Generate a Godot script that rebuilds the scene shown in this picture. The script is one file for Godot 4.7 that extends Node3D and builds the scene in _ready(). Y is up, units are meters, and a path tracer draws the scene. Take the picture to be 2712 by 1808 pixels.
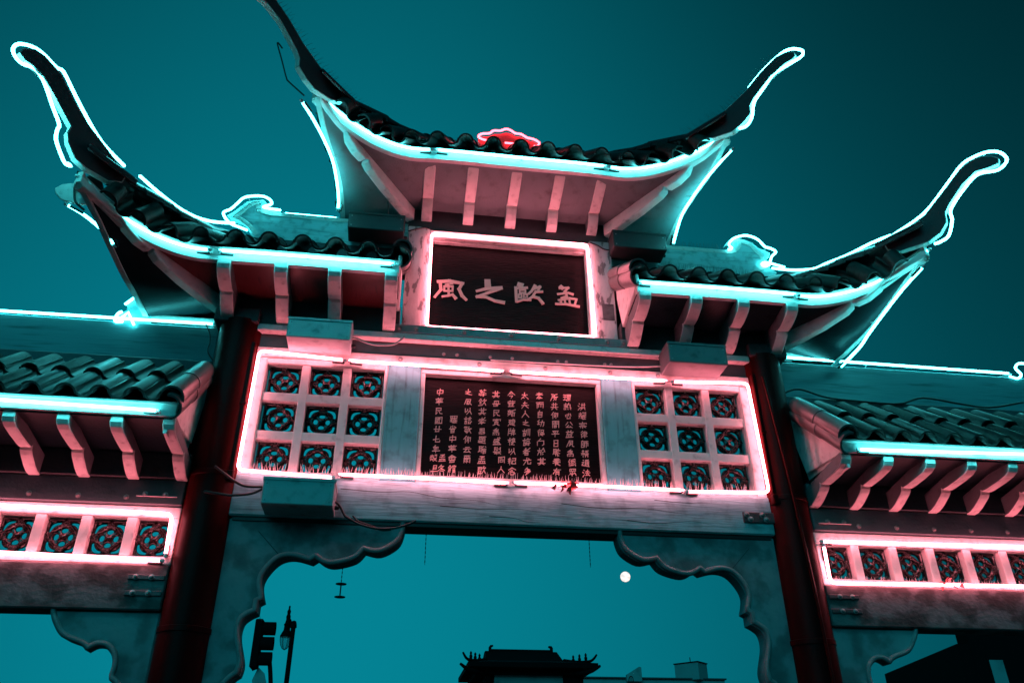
extends Node3D
# Neon-lit gate at dusk, seen from below. Units are metres, y is up, the facade faces +z.

class MB:
	var v := PackedVector3Array()
	var n := PackedVector3Array()
	var ix := PackedInt32Array()
	func tri(a: Vector3, b: Vector3, c: Vector3) -> void:
		var nn := (b - a).cross(c - a)
		if nn.length() < 1e-10:
			return
		nn = nn.normalized()
		var k := v.size()
		v.append(a); v.append(b); v.append(c)
		n.append(nn); n.append(nn); n.append(nn)
		ix.append(k); ix.append(k + 2); ix.append(k + 1)
	func quad(a: Vector3, b: Vector3, c: Vector3, d: Vector3) -> void:
		tri(a, b, c)
		tri(a, c, d)
	func qo(a: Vector3, b: Vector3, c: Vector3, d: Vector3, out: Vector3) -> void:
		if (b - a).cross(c - a).dot(out) < 0.0:
			quad(a, d, c, b)
		else:
			quad(a, b, c, d)
	func box(c: Vector3, s: Vector3, bv := 0.006, bs := Basis()) -> void:
		var h := s * 0.5
		var b := minf(bv, minf(h.x, minf(h.y, h.z)) * 0.6)
		var P := func(sx: int, sy: int, sz: int, ax: int) -> Vector3:
			var p := Vector3(sx * h.x, sy * h.y, sz * h.z)
			for k in 3:
				if k != ax:
					p[k] -= signf(p[k]) * b
			return c + bs * p
		for ax in 3:
			for sg in [-1, 1]:
				var q := []
				for e in [[-1, -1], [1, -1], [1, 1], [-1, 1]]:
					var s3 := [0, 0, 0]
					s3[ax] = sg; s3[(ax + 1) % 3] = e[0]; s3[(ax + 2) % 3] = e[1]
					q.append(P.call(s3[0], s3[1], s3[2], ax))
				var o := Vector3.ZERO
				o[ax] = sg
				qo(q[0], q[1], q[2], q[3], bs * o)
		for ax in 3:
			var a1 := (ax + 1) % 3
			var a2 := (ax + 2) % 3
			for s1 in [-1, 1]:
				for s2 in [-1, 1]:
					var lo := [0, 0, 0]
					lo[ax] = -1; lo[a1] = s1; lo[a2] = s2
					var hi := lo.duplicate()
					hi[ax] = 1
					var o := Vector3.ZERO
					o[a1] = s1; o[a2] = s2
					qo(P.call(lo[0], lo[1], lo[2], a1), P.call(hi[0], hi[1], hi[2], a1), P.call(hi[0], hi[1], hi[2], a2), P.call(lo[0], lo[1], lo[2], a2), bs * o)
		for sx in [-1, 1]:
			for sy in [-1, 1]:
				for sz in [-1, 1]:
					var a: Vector3 = P.call(sx, sy, sz, 0)
					var b1: Vector3 = P.call(sx, sy, sz, 1)
					var c1: Vector3 = P.call(sx, sy, sz, 2)
					if (b1 - a).cross(c1 - a).dot(bs * Vector3(sx, sy, sz)) > 0.0:
						tri(a, b1, c1)
					else:
						tri(a, c1, b1)
	func span(x0: float, x1: float, y0: float, y1: float, z0: float, z1: float, bv := 0.006) -> void:
		box(Vector3((x0 + x1) / 2, (y0 + y1) / 2, (z0 + z1) / 2), Vector3(absf(x1 - x0), absf(y1 - y0), absf(z1 - z0)), bv)
	func tube(pts: Array, r0: float, sides := 8, r1 := -1.0) -> void:
		if r1 < 0.0:
			r1 = r0
		var m := pts.size()
		var up := Vector3(0.13, 0.97, 0.21)
		var base := v.size()
		for i in m:
			var t: Vector3 = (pts[mini(i + 1, m - 1)] - pts[maxi(i - 1, 0)]).normalized()
			if absf(t.dot(up)) > 0.93:
				up = Vector3(0.9, 0.1, 0.42)
			var a := (up - t * up.dot(t)).normalized()
			up = a
			var b := t.cross(a)
			var r := lerpf(r0, r1, float(i) / maxf(1.0, m - 1))
			for k in sides + 1:
				var g := TAU * k / sides
				var d := a * cos(g) + b * sin(g)
				v.append(pts[i] + d * r)
				n.append(d)
		for i in m - 1:
			for k in sides:
				var p := base + i * (sides + 1) + k
				var q := p + sides + 1
				ix.append_array(PackedInt32Array([p, p + 1, q, p + 1, q + 1, q]))
				# wound so that the outside is clockwise
				var s := ix.size()
				var fa := v[ix[s - 6]]; var fb := v[ix[s - 5]]; var fc := v[ix[s - 4]]
				if (fb - fa).cross(fc - fa).dot(n[p]) > 0.0:
					var tmp := ix[s - 5]; ix[s - 5] = ix[s - 4]; ix[s - 4] = tmp
					tmp = ix[s - 2]; ix[s - 2] = ix[s - 1]; ix[s - 1] = tmp
		for e in [0, m - 1]:
			var t: Vector3 = (pts[0] - pts[1]).normalized() if e == 0 else (pts[m - 1] - pts[m - 2]).normalized()
			var c := v.size()
			v.append(pts[e] + t * (r0 if e == 0 else r1) * 0.6)
			n.append(t)
			for k in sides:
				var p: int = base + e * (sides + 1) + k
				if (v[p + 1] - v[p]).cross(v[c] - v[p]).dot(t) > 0.0:
					ix.append_array(PackedInt32Array([p, c, p + 1]))
				else:
					ix.append_array(PackedInt32Array([p, p + 1, c]))
	func grid(rows: Array, out: Vector3, smooth := true) -> void:
		# rows of equal length; normals averaged over the sheet
		var R := rows.size()
		var C: int = rows[0].size()
		if not smooth:
			for i in R - 1:
				for j in C - 1:
					qo(rows[i][j], rows[i][j + 1], rows[i + 1][j + 1], rows[i + 1][j], out)
			return
		var base := v.size()
		for i in R:
			for j in C:
				var du: Vector3 = rows[i][mini(j + 1, C - 1)] - rows[i][maxi(j - 1, 0)]
				var dv: Vector3 = rows[mini(i + 1, R - 1)][j] - rows[maxi(i - 1, 0)][j]
				var nn := du.cross(dv)
				nn = nn.normalized() if nn.length() > 1e-9 else out
				if nn.dot(out) < 0.0:
					nn = -nn
				v.append(rows[i][j])
				n.append(nn)
		for i in R - 1:
			for j in C - 1:
				var a := base + i * C + j
				for t in [[a, a + 1, a + C], [a + 1, a + C + 1, a + C]]:
					var g := (v[t[1]] - v[t[0]]).cross(v[t[2]] - v[t[0]])
					if g.dot(n[t[0]]) > 0.0:
						ix.append_array(PackedInt32Array([t[0], t[2], t[1]]))
					else:
						ix.append_array(PackedInt32Array([t[0], t[1], t[2]]))
	func extrude(poly: PackedVector2Array, depth: float, bv := 0.005, which := 0) -> void:
		# which: 0 everything, 1 the two faces only, 2 the rim only
		# polygon in the xy plane, thickness along z, centred
		if Geometry2D.is_polygon_clockwise(poly):
			poly.reverse()
		var m := poly.size()
		var inn := PackedVector2Array()
		for i in m:
			var d0 := (poly[i] - poly[(i + m - 1) % m]).normalized()
			var d1 := (poly[(i + 1) % m] - poly[i]).normalized()
			var n0 := Vector2(-d0.y, d0.x)
			var n1 := Vector2(-d1.y, d1.x)
			var mid := (n0 + n1)
			var k := maxf(0.35, 1.0 + n0.dot(n1))
			inn.append(poly[i] + mid / k * bv)
		var ids := Geometry2D.triangulate_polygon(poly)
		var h := depth * 0.5
		for t in (0 if which == 2 else ids.size() / 3):
			var a := inn[ids[t * 3]]; var b := inn[ids[t * 3 + 1]]; var c := inn[ids[t * 3 + 2]]
			if (b - a).cross(c - a) < 0.0:
				var s := b; b = c; c = s
			tri(Vector3(a.x, a.y, h), Vector3(b.x, b.y, h), Vector3(c.x, c.y, h))
			tri(Vector3(a.x, a.y, -h), Vector3(c.x, c.y, -h), Vector3(b.x, b.y, -h))
		if which == 1: return
		for i in m:
			var j := (i + 1) % m
			var e := h - bv
			var dd := poly[j] - poly[i]
			var o := Vector3(dd.y, -dd.x, 0)
			qo(Vector3(poly[i].x, poly[i].y, -e), Vector3(poly[j].x, poly[j].y, -e), Vector3(poly[j].x, poly[j].y, e), Vector3(poly[i].x, poly[i].y, e), o)
			qo(Vector3(poly[i].x, poly[i].y, e), Vector3(poly[j].x, poly[j].y, e), Vector3(inn[j].x, inn[j].y, h), Vector3(inn[i].x, inn[i].y, h), o + Vector3(0, 0, dd.length()))
			qo(Vector3(poly[i].x, poly[i].y, -e), Vector3(poly[j].x, poly[j].y, -e), Vector3(inn[j].x, inn[j].y, -h), Vector3(inn[i].x, inn[i].y, -h), o - Vector3(0, 0, dd.length()))
	func sweep(pts: Array, w: float, h: float) -> void:
		# rectangular bar along a path: w outwards (tangent x up), h upwards, centred on the path
		var m := pts.size()
		var rows := [[], [], [], []]
		for i in m:
			var t: Vector3 = pts[mini(i + 1, m - 1)] - pts[maxi(i - 1, 0)]
			var o := t.cross(Vector3.UP).normalized() * w * 0.5
			var u := Vector3.UP * h * 0.5
			rows[0].append(pts[i] + o + u); rows[1].append(pts[i] + o - u)
			rows[2].append(pts[i] - o - u); rows[3].append(pts[i] - o + u)
		for i in m - 1:
			var t: Vector3 = pts[i + 1] - pts[i]
			var o := t.cross(Vector3.UP).normalized()
			qo(rows[0][i], rows[0][i + 1], rows[1][i + 1], rows[1][i], o)
			qo(rows[1][i], rows[1][i + 1], rows[2][i + 1], rows[2][i], Vector3.DOWN)
			qo(rows[2][i], rows[2][i + 1], rows[3][i + 1], rows[3][i], -o)
			qo(rows[3][i], rows[3][i + 1], rows[0][i + 1], rows[0][i], Vector3.UP)
		var t0: Vector3 = pts[0] - pts[1]
		qo(rows[0][0], rows[1][0], rows[2][0], rows[3][0], t0)
		qo(rows[0][m - 1], rows[1][m - 1], rows[2][m - 1], rows[3][m - 1], -t0)
	func lathe(prof: Array, segs := 20, ctr := Vector3.ZERO) -> void:
		# prof: Vector2(radius, height), bottom to top
		for i in prof.size() - 1:
			for k in segs:
				var a0 := TAU * k / segs
				var a1 := TAU * (k + 1) / segs
				var p := func(q: Vector2, a: float) -> Vector3: return ctr + Vector3(q.x * cos(a), q.y, q.x * sin(a))
				var f := func(a: float, q: Vector3) -> int:
					v.append(q)
					var dp: Vector2 = prof[i + 1] - prof[i]
					n.append(Vector3(dp.y * cos(a), -dp.x, dp.y * sin(a)).normalized())
					return v.size() - 1
				var A: int = f.call(a0, p.call(prof[i], a0))
				var B: int = f.call(a1, p.call(prof[i], a1))
				var C: int = f.call(a1, p.call(prof[i + 1], a1))
				var D: int = f.call(a0, p.call(prof[i + 1], a0))
				for t in [[A, B, C], [A, C, D]]:
					if (v[t[1]] - v[t[0]]).cross(v[t[2]] - v[t[0]]).dot(n[t[0]]) > 0.0:
						ix.append_array(PackedInt32Array([t[0], t[2], t[1]]))
					else:
						ix.append_array(PackedInt32Array([t[0], t[1], t[2]]))
	func mesh() -> ArrayMesh:
		var a := []
		a.resize(Mesh.ARRAY_MAX)
		a[Mesh.ARRAY_VERTEX] = v
		a[Mesh.ARRAY_NORMAL] = n
		a[Mesh.ARRAY_INDEX] = ix
		var m := ArrayMesh.new()
		m.add_surface_from_arrays(Mesh.PRIMITIVE_TRIANGLES, a)
		return m

var M := {}
var used := {}
var rng := RandomNumberGenerator.new()
var gate: Node3D

# ---------------------------------------------------------------- naming
func numbered(called: String) -> String:
	var k: int = used.get(called, 0)
	used[called] = k + 1
	return called if k == 0 else "%s_%03d" % [called, k]

func tag(o: Node3D, label: String, category: String, group := "", kind := "") -> void:
	if label: o.set_meta("label", label)
	if category: o.set_meta("category", category)
	if group: o.set_meta("group", group)
	if kind: o.set_meta("kind", kind)

func thing(called: String, label: String, category: String, at := Vector3.ZERO, group := "") -> Node3D:
	var o := Node3D.new()
	o.name = numbered(called)
	add_child(o, true)
	o.position = at
	tag(o, label, category, group)
	return o

func part(parent: Node3D, called: String, m: Mesh, mat: Material, xf := Transform3D(), label := "") -> MeshInstance3D:
	var o := MeshInstance3D.new()
	o.name = called
	o.mesh = m
	o.material_override = mat
	parent.add_child(o, true)
	o.transform = xf
	if label: o.set_meta("label", label)
	return o

func solo(called: String, m: Mesh, mat: Material, label: String, category: String, group := "", kind := "") -> MeshInstance3D:
	var o := MeshInstance3D.new()
	o.name = numbered(called)
	o.mesh = m
	o.material_override = mat
	add_child(o, true)
	tag(o, label, category, group, kind)
	return o

# ---------------------------------------------------------------- maths
func smooth(pts: Array, per := 6) -> Array:
	# Catmull-Rom through the points
	var out := []
	var m := pts.size()
	for i in m - 1:
		var p0 = pts[maxi(i - 1, 0)]
		var p1 = pts[i]
		var p2 = pts[i + 1]
		var p3 = pts[mini(i + 2, m - 1)]
		for k in per:
			var t := float(k) / per
			out.append(0.5 * ((2.0 * p1) + (p2 - p0) * t + (2.0 * p0 - 5.0 * p1 + 4.0 * p2 - p3) * t * t + (3.0 * p1 - p0 - 3.0 * p2 + p3) * t * t * t))
	out.append(pts[m - 1])
	return out

func rounded(pts: Array, r: float) -> Array:
	# a bent path whose corners are rounded, as neon tubes are
	var out := [pts[0]]
	for i in range(1, pts.size() - 1):
		var a: Vector3 = pts[i - 1] - pts[i]
		var b: Vector3 = pts[i + 1] - pts[i]
		var d := minf(r, minf(a.length(), b.length()) * 0.45)
		var p: Vector3 = pts[i] + a.normalized() * d
		var q: Vector3 = pts[i] + b.normalized() * d
		for k in 5:
			var t := k / 4.0
			out.append(p.lerp(pts[i], t).lerp(Vector3(pts[i]).lerp(q, t), t))
	out.append(pts[pts.size() - 1])
	return out

func lut(tab: Array, x: float) -> float:
	# tab: Vector2 list sorted by x; smooth interpolation
	var m := tab.size()
	if x <= tab[0].x: return tab[0].y
	if x >= tab[m - 1].x: return tab[m - 1].y
	for i in m - 1:
		if x <= tab[i + 1].x:
			var t: float = (x - tab[i].x) / (tab[i + 1].x - tab[i].x)
			var p0: float = tab[maxi(i - 1, 0)].y
			var p1: float = tab[i].y
			var p2: float = tab[i + 1].y
			var p3: float = tab[mini(i + 2, m - 1)].y
			return 0.5 * (2.0 * p1 + (p2 - p0) * t + (2.0 * p0 - 5.0 * p1 + 4.0 * p2 - p3) * t * t + (3.0 * p1 - p0 - 3.0 * p2 + p3) * t * t * t)
	return tab[m - 1].y

func V2(s: String) -> PackedVector2Array:
	# "x,y x,y ..." in centimetres
	var out := PackedVector2Array()
	for w in s.split(" ", false):
		var p := w.split(",")
		out.append(Vector2(float(p[0]), float(p[1])) * 0.01)
	return out

func arr(p: PackedVector2Array) -> Array:
	var out := []
	for q in p: out.append(q)
	return out

# ---------------------------------------------------------------- materials
func noise_tex(freq: float, octaves: int, seed_: int, ramp: Array, type := FastNoiseLite.TYPE_SIMPLEX_SMOOTH, size := 512) -> NoiseTexture2D:
	var f := FastNoiseLite.new()
	f.seed = seed_
	f.noise_type = type
	f.frequency = freq
	f.fractal_octaves = octaves
	var t := NoiseTexture2D.new()
	t.width = size
	t.height = size
	t.seamless = true
	t.noise = f
	if ramp:
		var g := Gradient.new()
		var off := PackedFloat32Array()
		var col := PackedColorArray()
		for r in ramp:
			off.append(r[0])
			col.append((r[1] as Color).linear_to_srgb())
		g.offsets = off
		g.colors = col
		t.color_ramp = g
	return t

func G(v: float) -> Color:
	return Color(v, v, v)

func mat(c: Color, rough := 0.7, spec := 0.5, metal := 0.0) -> StandardMaterial3D:
	var m := StandardMaterial3D.new()
	m.albedo_color = c.linear_to_srgb()
	m.roughness = rough
	m.metallic = metal
	m.metallic_specular = spec
	return m

func textured(c: Color, rough: float, tex: Texture2D, scale: Vector3, bump: Texture2D = null, depth := 0.3, spec := 0.5) -> StandardMaterial3D:
	var m := mat(c, rough, spec)
	m.albedo_texture = tex
	m.uv1_triplanar = true
	m.uv1_world_triplanar = true
	m.uv1_scale = scale
	m.uv1_triplanar_sharpness = 4.0
	if bump:
		m.heightmap_enabled = true
		m.heightmap_texture = bump
		m.heightmap_scale = depth
	return m

func worn(m: StandardMaterial3D, tex: Texture2D, scale: float) -> StandardMaterial3D:
	# patches of dirt and wear over the grain
	m.detail_enabled = true
	m.detail_blend_mode = BaseMaterial3D.BLEND_MODE_MUL
	m.detail_uv_layer = BaseMaterial3D.DETAIL_UV_2
	m.detail_albedo = tex
	m.uv2_triplanar = true
	m.uv2_world_triplanar = true
	m.uv2_scale = Vector3(scale, scale, scale)
	return m

func neon(c: Color) -> StandardMaterial3D:
	var m := mat(Color(0.6, 0.6, 0.6), 0.3)
	var top := maxf(c.r, maxf(c.g, c.b))
	m.emission_enabled = true
	m.emission = (c / top).linear_to_srgb()
	m.emission_energy_multiplier = top
	return m

func make_materials() -> void:
	var stain := noise_tex(0.008, 6, 3, [[0.0, G(0.45)], [0.22, G(0.78)], [0.4, G(0.93)], [1.0, G(1.0)]])
	var grain := noise_tex(0.02, 5, 7, [[0.0, G(0.45)], [0.25, G(0.8)], [0.4, G(0.95)], [1.0, G(1.0)]])
	var grain_b := noise_tex(0.03, 4, 8, [])
	var fine := noise_tex(0.06, 4, 11, [])
	var streak := noise_tex(0.025, 5, 15, [[0.0, G(0.15)], [0.4, G(0.5)], [0.6, G(1.0)], [1.0, G(1.6)]])
	var blotch := noise_tex(0.01, 6, 21, [[0.0, G(0.12)], [0.38, G(0.35)], [0.55, G(0.75)], [0.75, G(1.0)], [1.0, G(0.6)]])
	var blotch3 := noise_tex(0.014, 6, 55, [[0.0, G(0.55)], [0.3, G(0.74)], [0.5, G(0.95)], [1.0, G(1.0)]])
	var blotch4 := noise_tex(0.009, 7, 91, [[0.0, G(0.3)], [0.35, G(0.5)], [0.55, G(0.85)], [1.0, G(1.0)]])
	var blotch2 := noise_tex(0.012, 6, 33, [[0.0, G(0.2)], [0.27, G(0.35)], [0.31, G(0.85)], [0.6, G(1.0)], [1.0, G(1.0)]])
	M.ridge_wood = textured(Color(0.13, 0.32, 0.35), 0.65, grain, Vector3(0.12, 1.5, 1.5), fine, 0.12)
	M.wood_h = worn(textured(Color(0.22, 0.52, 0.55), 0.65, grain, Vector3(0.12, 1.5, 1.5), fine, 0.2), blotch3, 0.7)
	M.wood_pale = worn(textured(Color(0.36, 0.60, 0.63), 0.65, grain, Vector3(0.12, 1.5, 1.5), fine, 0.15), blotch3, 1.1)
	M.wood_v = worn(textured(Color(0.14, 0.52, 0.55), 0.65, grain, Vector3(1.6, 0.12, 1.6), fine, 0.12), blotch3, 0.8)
	M.wood_white = worn(textured(Color(0.70, 0.68, 0.66), 0.65, grain, Vector3(0.12, 1.6, 1.6), fine, 0.15), blotch3, 0.9)
	M.frame = textured(Color(0.76, 0.74, 0.72), 0.55, stain, Vector3(1.6, 1.6, 1.6), fine, 0.12)
	M.paint = textured(Color(0.70, 0.70, 0.69), 0.5, stain, Vector3(0.9, 0.9, 0.9), fine, 0.1)
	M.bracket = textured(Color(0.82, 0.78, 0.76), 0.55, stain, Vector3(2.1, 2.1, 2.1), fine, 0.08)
	M.bracket_side_shade = textured(Color(0.14, 0.16, 0.17), 0.6, stain, Vector3(2.1, 2.1, 2.1), fine, 0.08)  # shade on the bracket flanks, put into a darker colour than the rim
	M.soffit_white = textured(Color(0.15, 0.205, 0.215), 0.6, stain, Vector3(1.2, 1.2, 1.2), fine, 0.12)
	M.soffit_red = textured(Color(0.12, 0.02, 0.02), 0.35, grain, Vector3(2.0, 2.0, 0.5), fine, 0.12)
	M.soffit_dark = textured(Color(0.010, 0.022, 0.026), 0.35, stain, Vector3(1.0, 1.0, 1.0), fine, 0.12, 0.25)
	M.wall_dark = textured(Color(0.035, 0.035, 0.04), 0.6, stain, Vector3(1.3, 1.3, 1.3), fine, 0.15)
	M.steel = textured(Color(0.05, 0.055, 0.06), 0.45, stain, Vector3(1.3, 1.3, 1.3), fine, 0.1)
	M.rail = textured(Color(0.30, 0.32, 0.33), 0.45, stain, Vector3(1.3, 1.3, 1.3), fine, 0.1)
	M.stained = textured(Color(0.13, 0.13, 0.135), 0.75, blotch, Vector3(0.7, 0.9, 0.7), fine, 0.2)
	M.grey_beam = textured(Color(0.07, 0.09, 0.10), 0.65, stain, Vector3(0.8, 0.8, 0.8), fine, 0.15)
	M.spandrel = worn(textured(Color(0.24, 0.31, 0.33), 0.7, stain, Vector3(0.45, 0.45, 0.45), fine, 0.2), blotch4, 0.55)
	M.spandrel_edge = textured(Color(0.26, 0.24, 0.25), 0.6, stain, Vector3(2, 2, 2), fine, 0.1)
	M.box_grey = textured(Color(0.36, 0.46, 0.47), 0.5, stain, Vector3(1.5, 1.5, 1.5), fine, 0.05)
	M.box_white = textured(Color(0.66, 0.66, 0.66), 0.5, stain, Vector3(1.5, 1.5, 1.5), fine, 0.05)
	M.box_black = textured(Color(0.035, 0.037, 0.04), 0.4, stain, Vector3(1.5, 1.5, 1.5), fine, 0.05)
	M.red_paint = textured(Color(0.060, 0.0015, 0.0015), 0.45, stain, Vector3(0.8, 0.4, 0.8), fine, 0.08, 0.2)
	M.board = textured(Color(0.007, 0.0035, 0.004), 0.42, streak, Vector3(0.4, 5.0, 2.0), grain_b, 0.25, 0.22)
	M.gold = mat(Color(0.76, 0.46, 0.42), 0.5)
	M.tile = textured(Color(0.026, 0.027, 0.028), 0.38, stain, Vector3(2, 2, 2), fine, 0.06, 0.38)
	M.tile_brown = textured(Color(0.034, 0.025, 0.024), 0.45, blotch2, Vector3(2, 2, 2), fine, 0.08, 0.35)
	M.tile_dusty = textured(Color(0.045, 0.045, 0.043), 0.6, blotch3, Vector3(2, 2, 2), fine, 0.08, 0.3)
	M.hip = textured(Color(0.065, 0.024, 0.028), 0.4, stain, Vector3(2, 2, 2), fine, 0.08)
	M.horn = textured(Color(0.075, 0.040, 0.046), 0.55, grain, Vector3(2, 2, 2), fine, 0.1)
	M.horn_edge = textured(Color(0.62, 0.62, 0.60), 0.5, stain, Vector3(3, 3, 3), fine, 0.1)
	M.glaze = textured(Color(0.014, 0.007, 0.007), 0.15, stain, Vector3(5, 5, 5))
	M.black = mat(Color(0.012, 0.012, 0.014), 0.5)
	M.cable = mat(Color(0.015, 0.014, 0.016), 0.5)
	M.conduit = mat(Color(0.45, 0.42, 0.42), 0.4)
	M.bolt = mat(Color(0.30, 0.28, 0.28), 0.4, 0.5, 0.5)
	M.spike = mat(Color(0.6, 0.55, 0.55), 0.4)
	M.dark_spike = mat(Color(0.08, 0.08, 0.08), 0.5)
	M.pink = neon(Color(23.0, 4.6, 6.0))
	M.cyan = neon(Color(1.8, 19.5, 20.5))
	M.dim_glass = mat(Color(0.55, 0.75, 0.78), 0.2)
	M.ruby = neon(Color(9.0, 0.7, 1.0))
	M.red_sheet = mat(Color(0.6, 0.03, 0.04), 0.4)
	M.ground = textured(Color(0.05, 0.05, 0.052), 0.85, stain, Vector3(0.2, 0.2, 0.2))
	M.far_dark = mat(Color(0.006, 0.005, 0.0065), 0.85, 0.25)
	M.far_white = textured(Color(0.52, 0.48, 0.49), 0.8, stain, Vector3(0.15, 0.15, 0.15))
	M.far_grey = mat(Color(0.10, 0.09, 0.10), 0.8)
	M.rake = textured(Color(0.16, 0.13, 0.13), 0.3, stain, Vector3(2, 2, 2), fine, 0.05)  # roof tile glaze in a lighter, pinker copy: neon light put into the colour
	M.box_dark = textured(Color(0.14, 0.15, 0.16), 0.5, stain, Vector3(1.5, 1.5, 1.5), fine, 0.05)
	M.peel = textured(Color(0.62, 0.60, 0.60), 0.6, blotch2, Vector3(1.6, 0.6, 1.6), fine, 0.25)
	M.rag = mat(Color(0.65, 0.12, 0.12), 0.6)

# ---------------------------------------------------------------- neon
func tube_thing(label: String, pts: Array, m: Material, group: String, r := 0.0122, ends := true, out := Vector3(0, 0, 1), shine := 0.0) -> Node3D:
	var at: Vector3 = pts[pts.size() / 2]
	var o := thing("neon_tube", label, "neon tube", at, group)
	var loc := []
	for p in pts: loc.append(p - at)
	var b := MB.new()
	b.tube(loc, r, 10)
	part(o, "glass_tube", b.mesh(), m)
	if ends:
		for e in [0, loc.size() - 1]:
			var p: Vector3 = loc[e]
			var q: Vector3 = loc[1] if e == 0 else loc[loc.size() - 2]
			var t := (q - p).normalized()
			var c := MB.new()
			c.tube([p + t * 0.012 - out * 0.028 + Vector3(0, -0.012, 0), p + t * 0.11 - out * 0.034 + Vector3(0, -0.014, 0)], r * 0.85, 8)
			part(o, "electrode_cap", c.mesh(), M.cable)
			var g := MB.new()
			g.tube([p - t * 0.004, p + t * 0.022], r * 1.12, 10)
			part(o, "glass_end", g.mesh(), M.dim_glass)
	# clips that hold the glass off the wall
	var run := 0.0
	for i in range(1, loc.size()):
		run += (loc[i] as Vector3).distance_to(loc[i - 1])
		if run > 0.62:
			run = 0.0
			var c := MB.new()
			c.tube([loc[i], loc[i] - out * 0.06], 0.005, 6)
			part(o, "clip", c.mesh(), M.conduit)
	if shine > 0.0:
		# the light that the glass gives to what stands round it
		var a: Vector3 = pts[0]
		var z: Vector3 = pts[pts.size() - 1]
		var l := AreaLight3D.new()
		l.name = "neon_light"
		add_child(l, true)
		var col: Color = (m as StandardMaterial3D).emission
		l.light_color = col
		l.light_energy = shine
		l.area_size = Vector2(a.distance_to(z), r * 2.0)
		l.shadow_enabled = true
		var xa := (z - a).normalized()
		l.transform = Transform3D(Basis(xa, out.cross(xa), out), (a + z) / 2 + out * (r + 0.006))
		l.area_range = 30.0
	return o

# ---------------------------------------------------------------- roofs
func shell(r: float, length: float, th: float, r2 := -1.0, segs := 10, arc := PI) -> ArrayMesh:
	# half-barrel clay tile: runs along +z, bulges towards +y, lower rim at z = 0
	if r2 < 0.0: r2 = r
	var b := MB.new()
	var rows := []
	for lay in 2:
		for e in 2:
			var row := []
			for k in segs + 1:
				var a := (PI - arc) / 2 + arc * k / segs
				var rr: float = (r if e == 0 else r2) - (th if lay else 0.0)
				row.append(Vector3(rr * cos(a), rr * sin(a), 0.0 if e == 0 else length))
			rows.append(row)
	var base := b.v.size()
	for lay in 2:
		for k in segs:
			var q := [rows[lay * 2][k], rows[lay * 2][k + 1], rows[lay * 2 + 1][k + 1], rows[lay * 2 + 1][k]]
			var s := -1.0 if lay else 1.0
			var ns := []
			for p in q: ns.append(Vector3(p.x, p.y, 0).normalized() * s)
			var i0 := b.v.size()
			for j in 4:
				b.v.append(q[j]); b.n.append(ns[j])
			for t in [[0, 1, 2], [0, 2, 3]]:
				if (q[t[1]] - q[t[0]]).cross(q[t[2]] - q[t[0]]).dot(ns[0]) > 0.0:
					b.ix.append_array(PackedInt32Array([i0 + t[0], i0 + t[2], i0 + t[1]]))
				else:
					b.ix.append_array(PackedInt32Array([i0 + t[0], i0 + t[1], i0 + t[2]]))
	for k in segs:
		b.qo(rows[0][k], rows[0][k + 1], rows[2][k + 1], rows[2][k], Vector3(0, 0, -1))
		b.qo(rows[1][k], rows[1][k + 1], rows[3][k + 1], rows[3][k], Vector3(0, 0, 1))
	for k in [0, segs]:
		b.qo(rows[0][k], rows[1][k], rows[3][k], rows[2][k], Vector3(0, -1, 0))
	return b.mesh()

func along(p: Vector3, up_slope: Vector3, face: Vector3) -> Transform3D:
	# local z runs up the slope, local y out of the roof
	var z := up_slope.normalized()
	var x := face.cross(z).normalized()
	var y := z.cross(x)
	return Transform3D(Basis(x, y, z), p)

func lay_tiles(parent: Node3D, E: Array, T: Array, cover: ArrayMesh, pan: ArrayMesh, step: float, length: float, rows: int, lift_c: float, lift_p: float, over := -0.045) -> void:
	# E eave line, T matching top line: columns at every `step` along E
	var total := 0.0
	for i in range(1, E.size()): total += (E[i] as Vector3).distance_to(E[i - 1])
	var cols := int(round(total / step))
	var st := total / cols
	for kind in 2:
		for c in cols + (1 if kind == 0 else 0):
			var want := (c + (0.0 if kind == 0 else 0.5)) * st
			var run := 0.0
			var e: Vector3 = E[0]
			var t: Vector3 = T[0]
			var tan_ := Vector3.RIGHT
			for i in range(1, E.size()):
				var d := (E[i] as Vector3).distance_to(E[i - 1])
				if run + d >= want - 1e-4:
					var w := clampf((want - run) / maxf(d, 1e-6), 0.0, 1.0)
					e = (E[i - 1] as Vector3).lerp(E[i], w)
					t = (T[i - 1] as Vector3).lerp(T[i], w)
					tan_ = (E[i] - E[i - 1]).normalized()
					break
				run += d
			var dirv := t - e
			var L := dirv.length()
			dirv = dirv.normalized()
			if L < 0.10: continue
			var face := tan_.cross(dirv).normalized()
			if face.dot(Vector3.UP) < 0.0: face = -face
			for r in rows:
				var s := over + r * (length - 0.05)
				if r > 0 and s + 0.12 > L: break
				var lift := (lift_c if kind == 0 else lift_p) * clampf(L / 0.65, 0.78, 1.0)
				var p := e + dirv * (s + rng.randf_range(-0.010, 0.010)) + face * (lift + 0.004 * r)
				var jit := Basis(face, rng.randf_range(-0.025, 0.025))
				var f2 := face
				if kind == 1:
					f2 = -face
				var lean := dirv - face * 0.03
				var xf := along(p, jit * lean, f2)
				if L - s < length: xf.basis.z *= clampf((L - s) / length, 0.3, 1.0)
				part(parent, "roof_tile", cover if kind == 0 else pan, [M.tile, M.tile_brown, M.tile_dusty, M.tile][rng.randi() % 4], xf)

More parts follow.
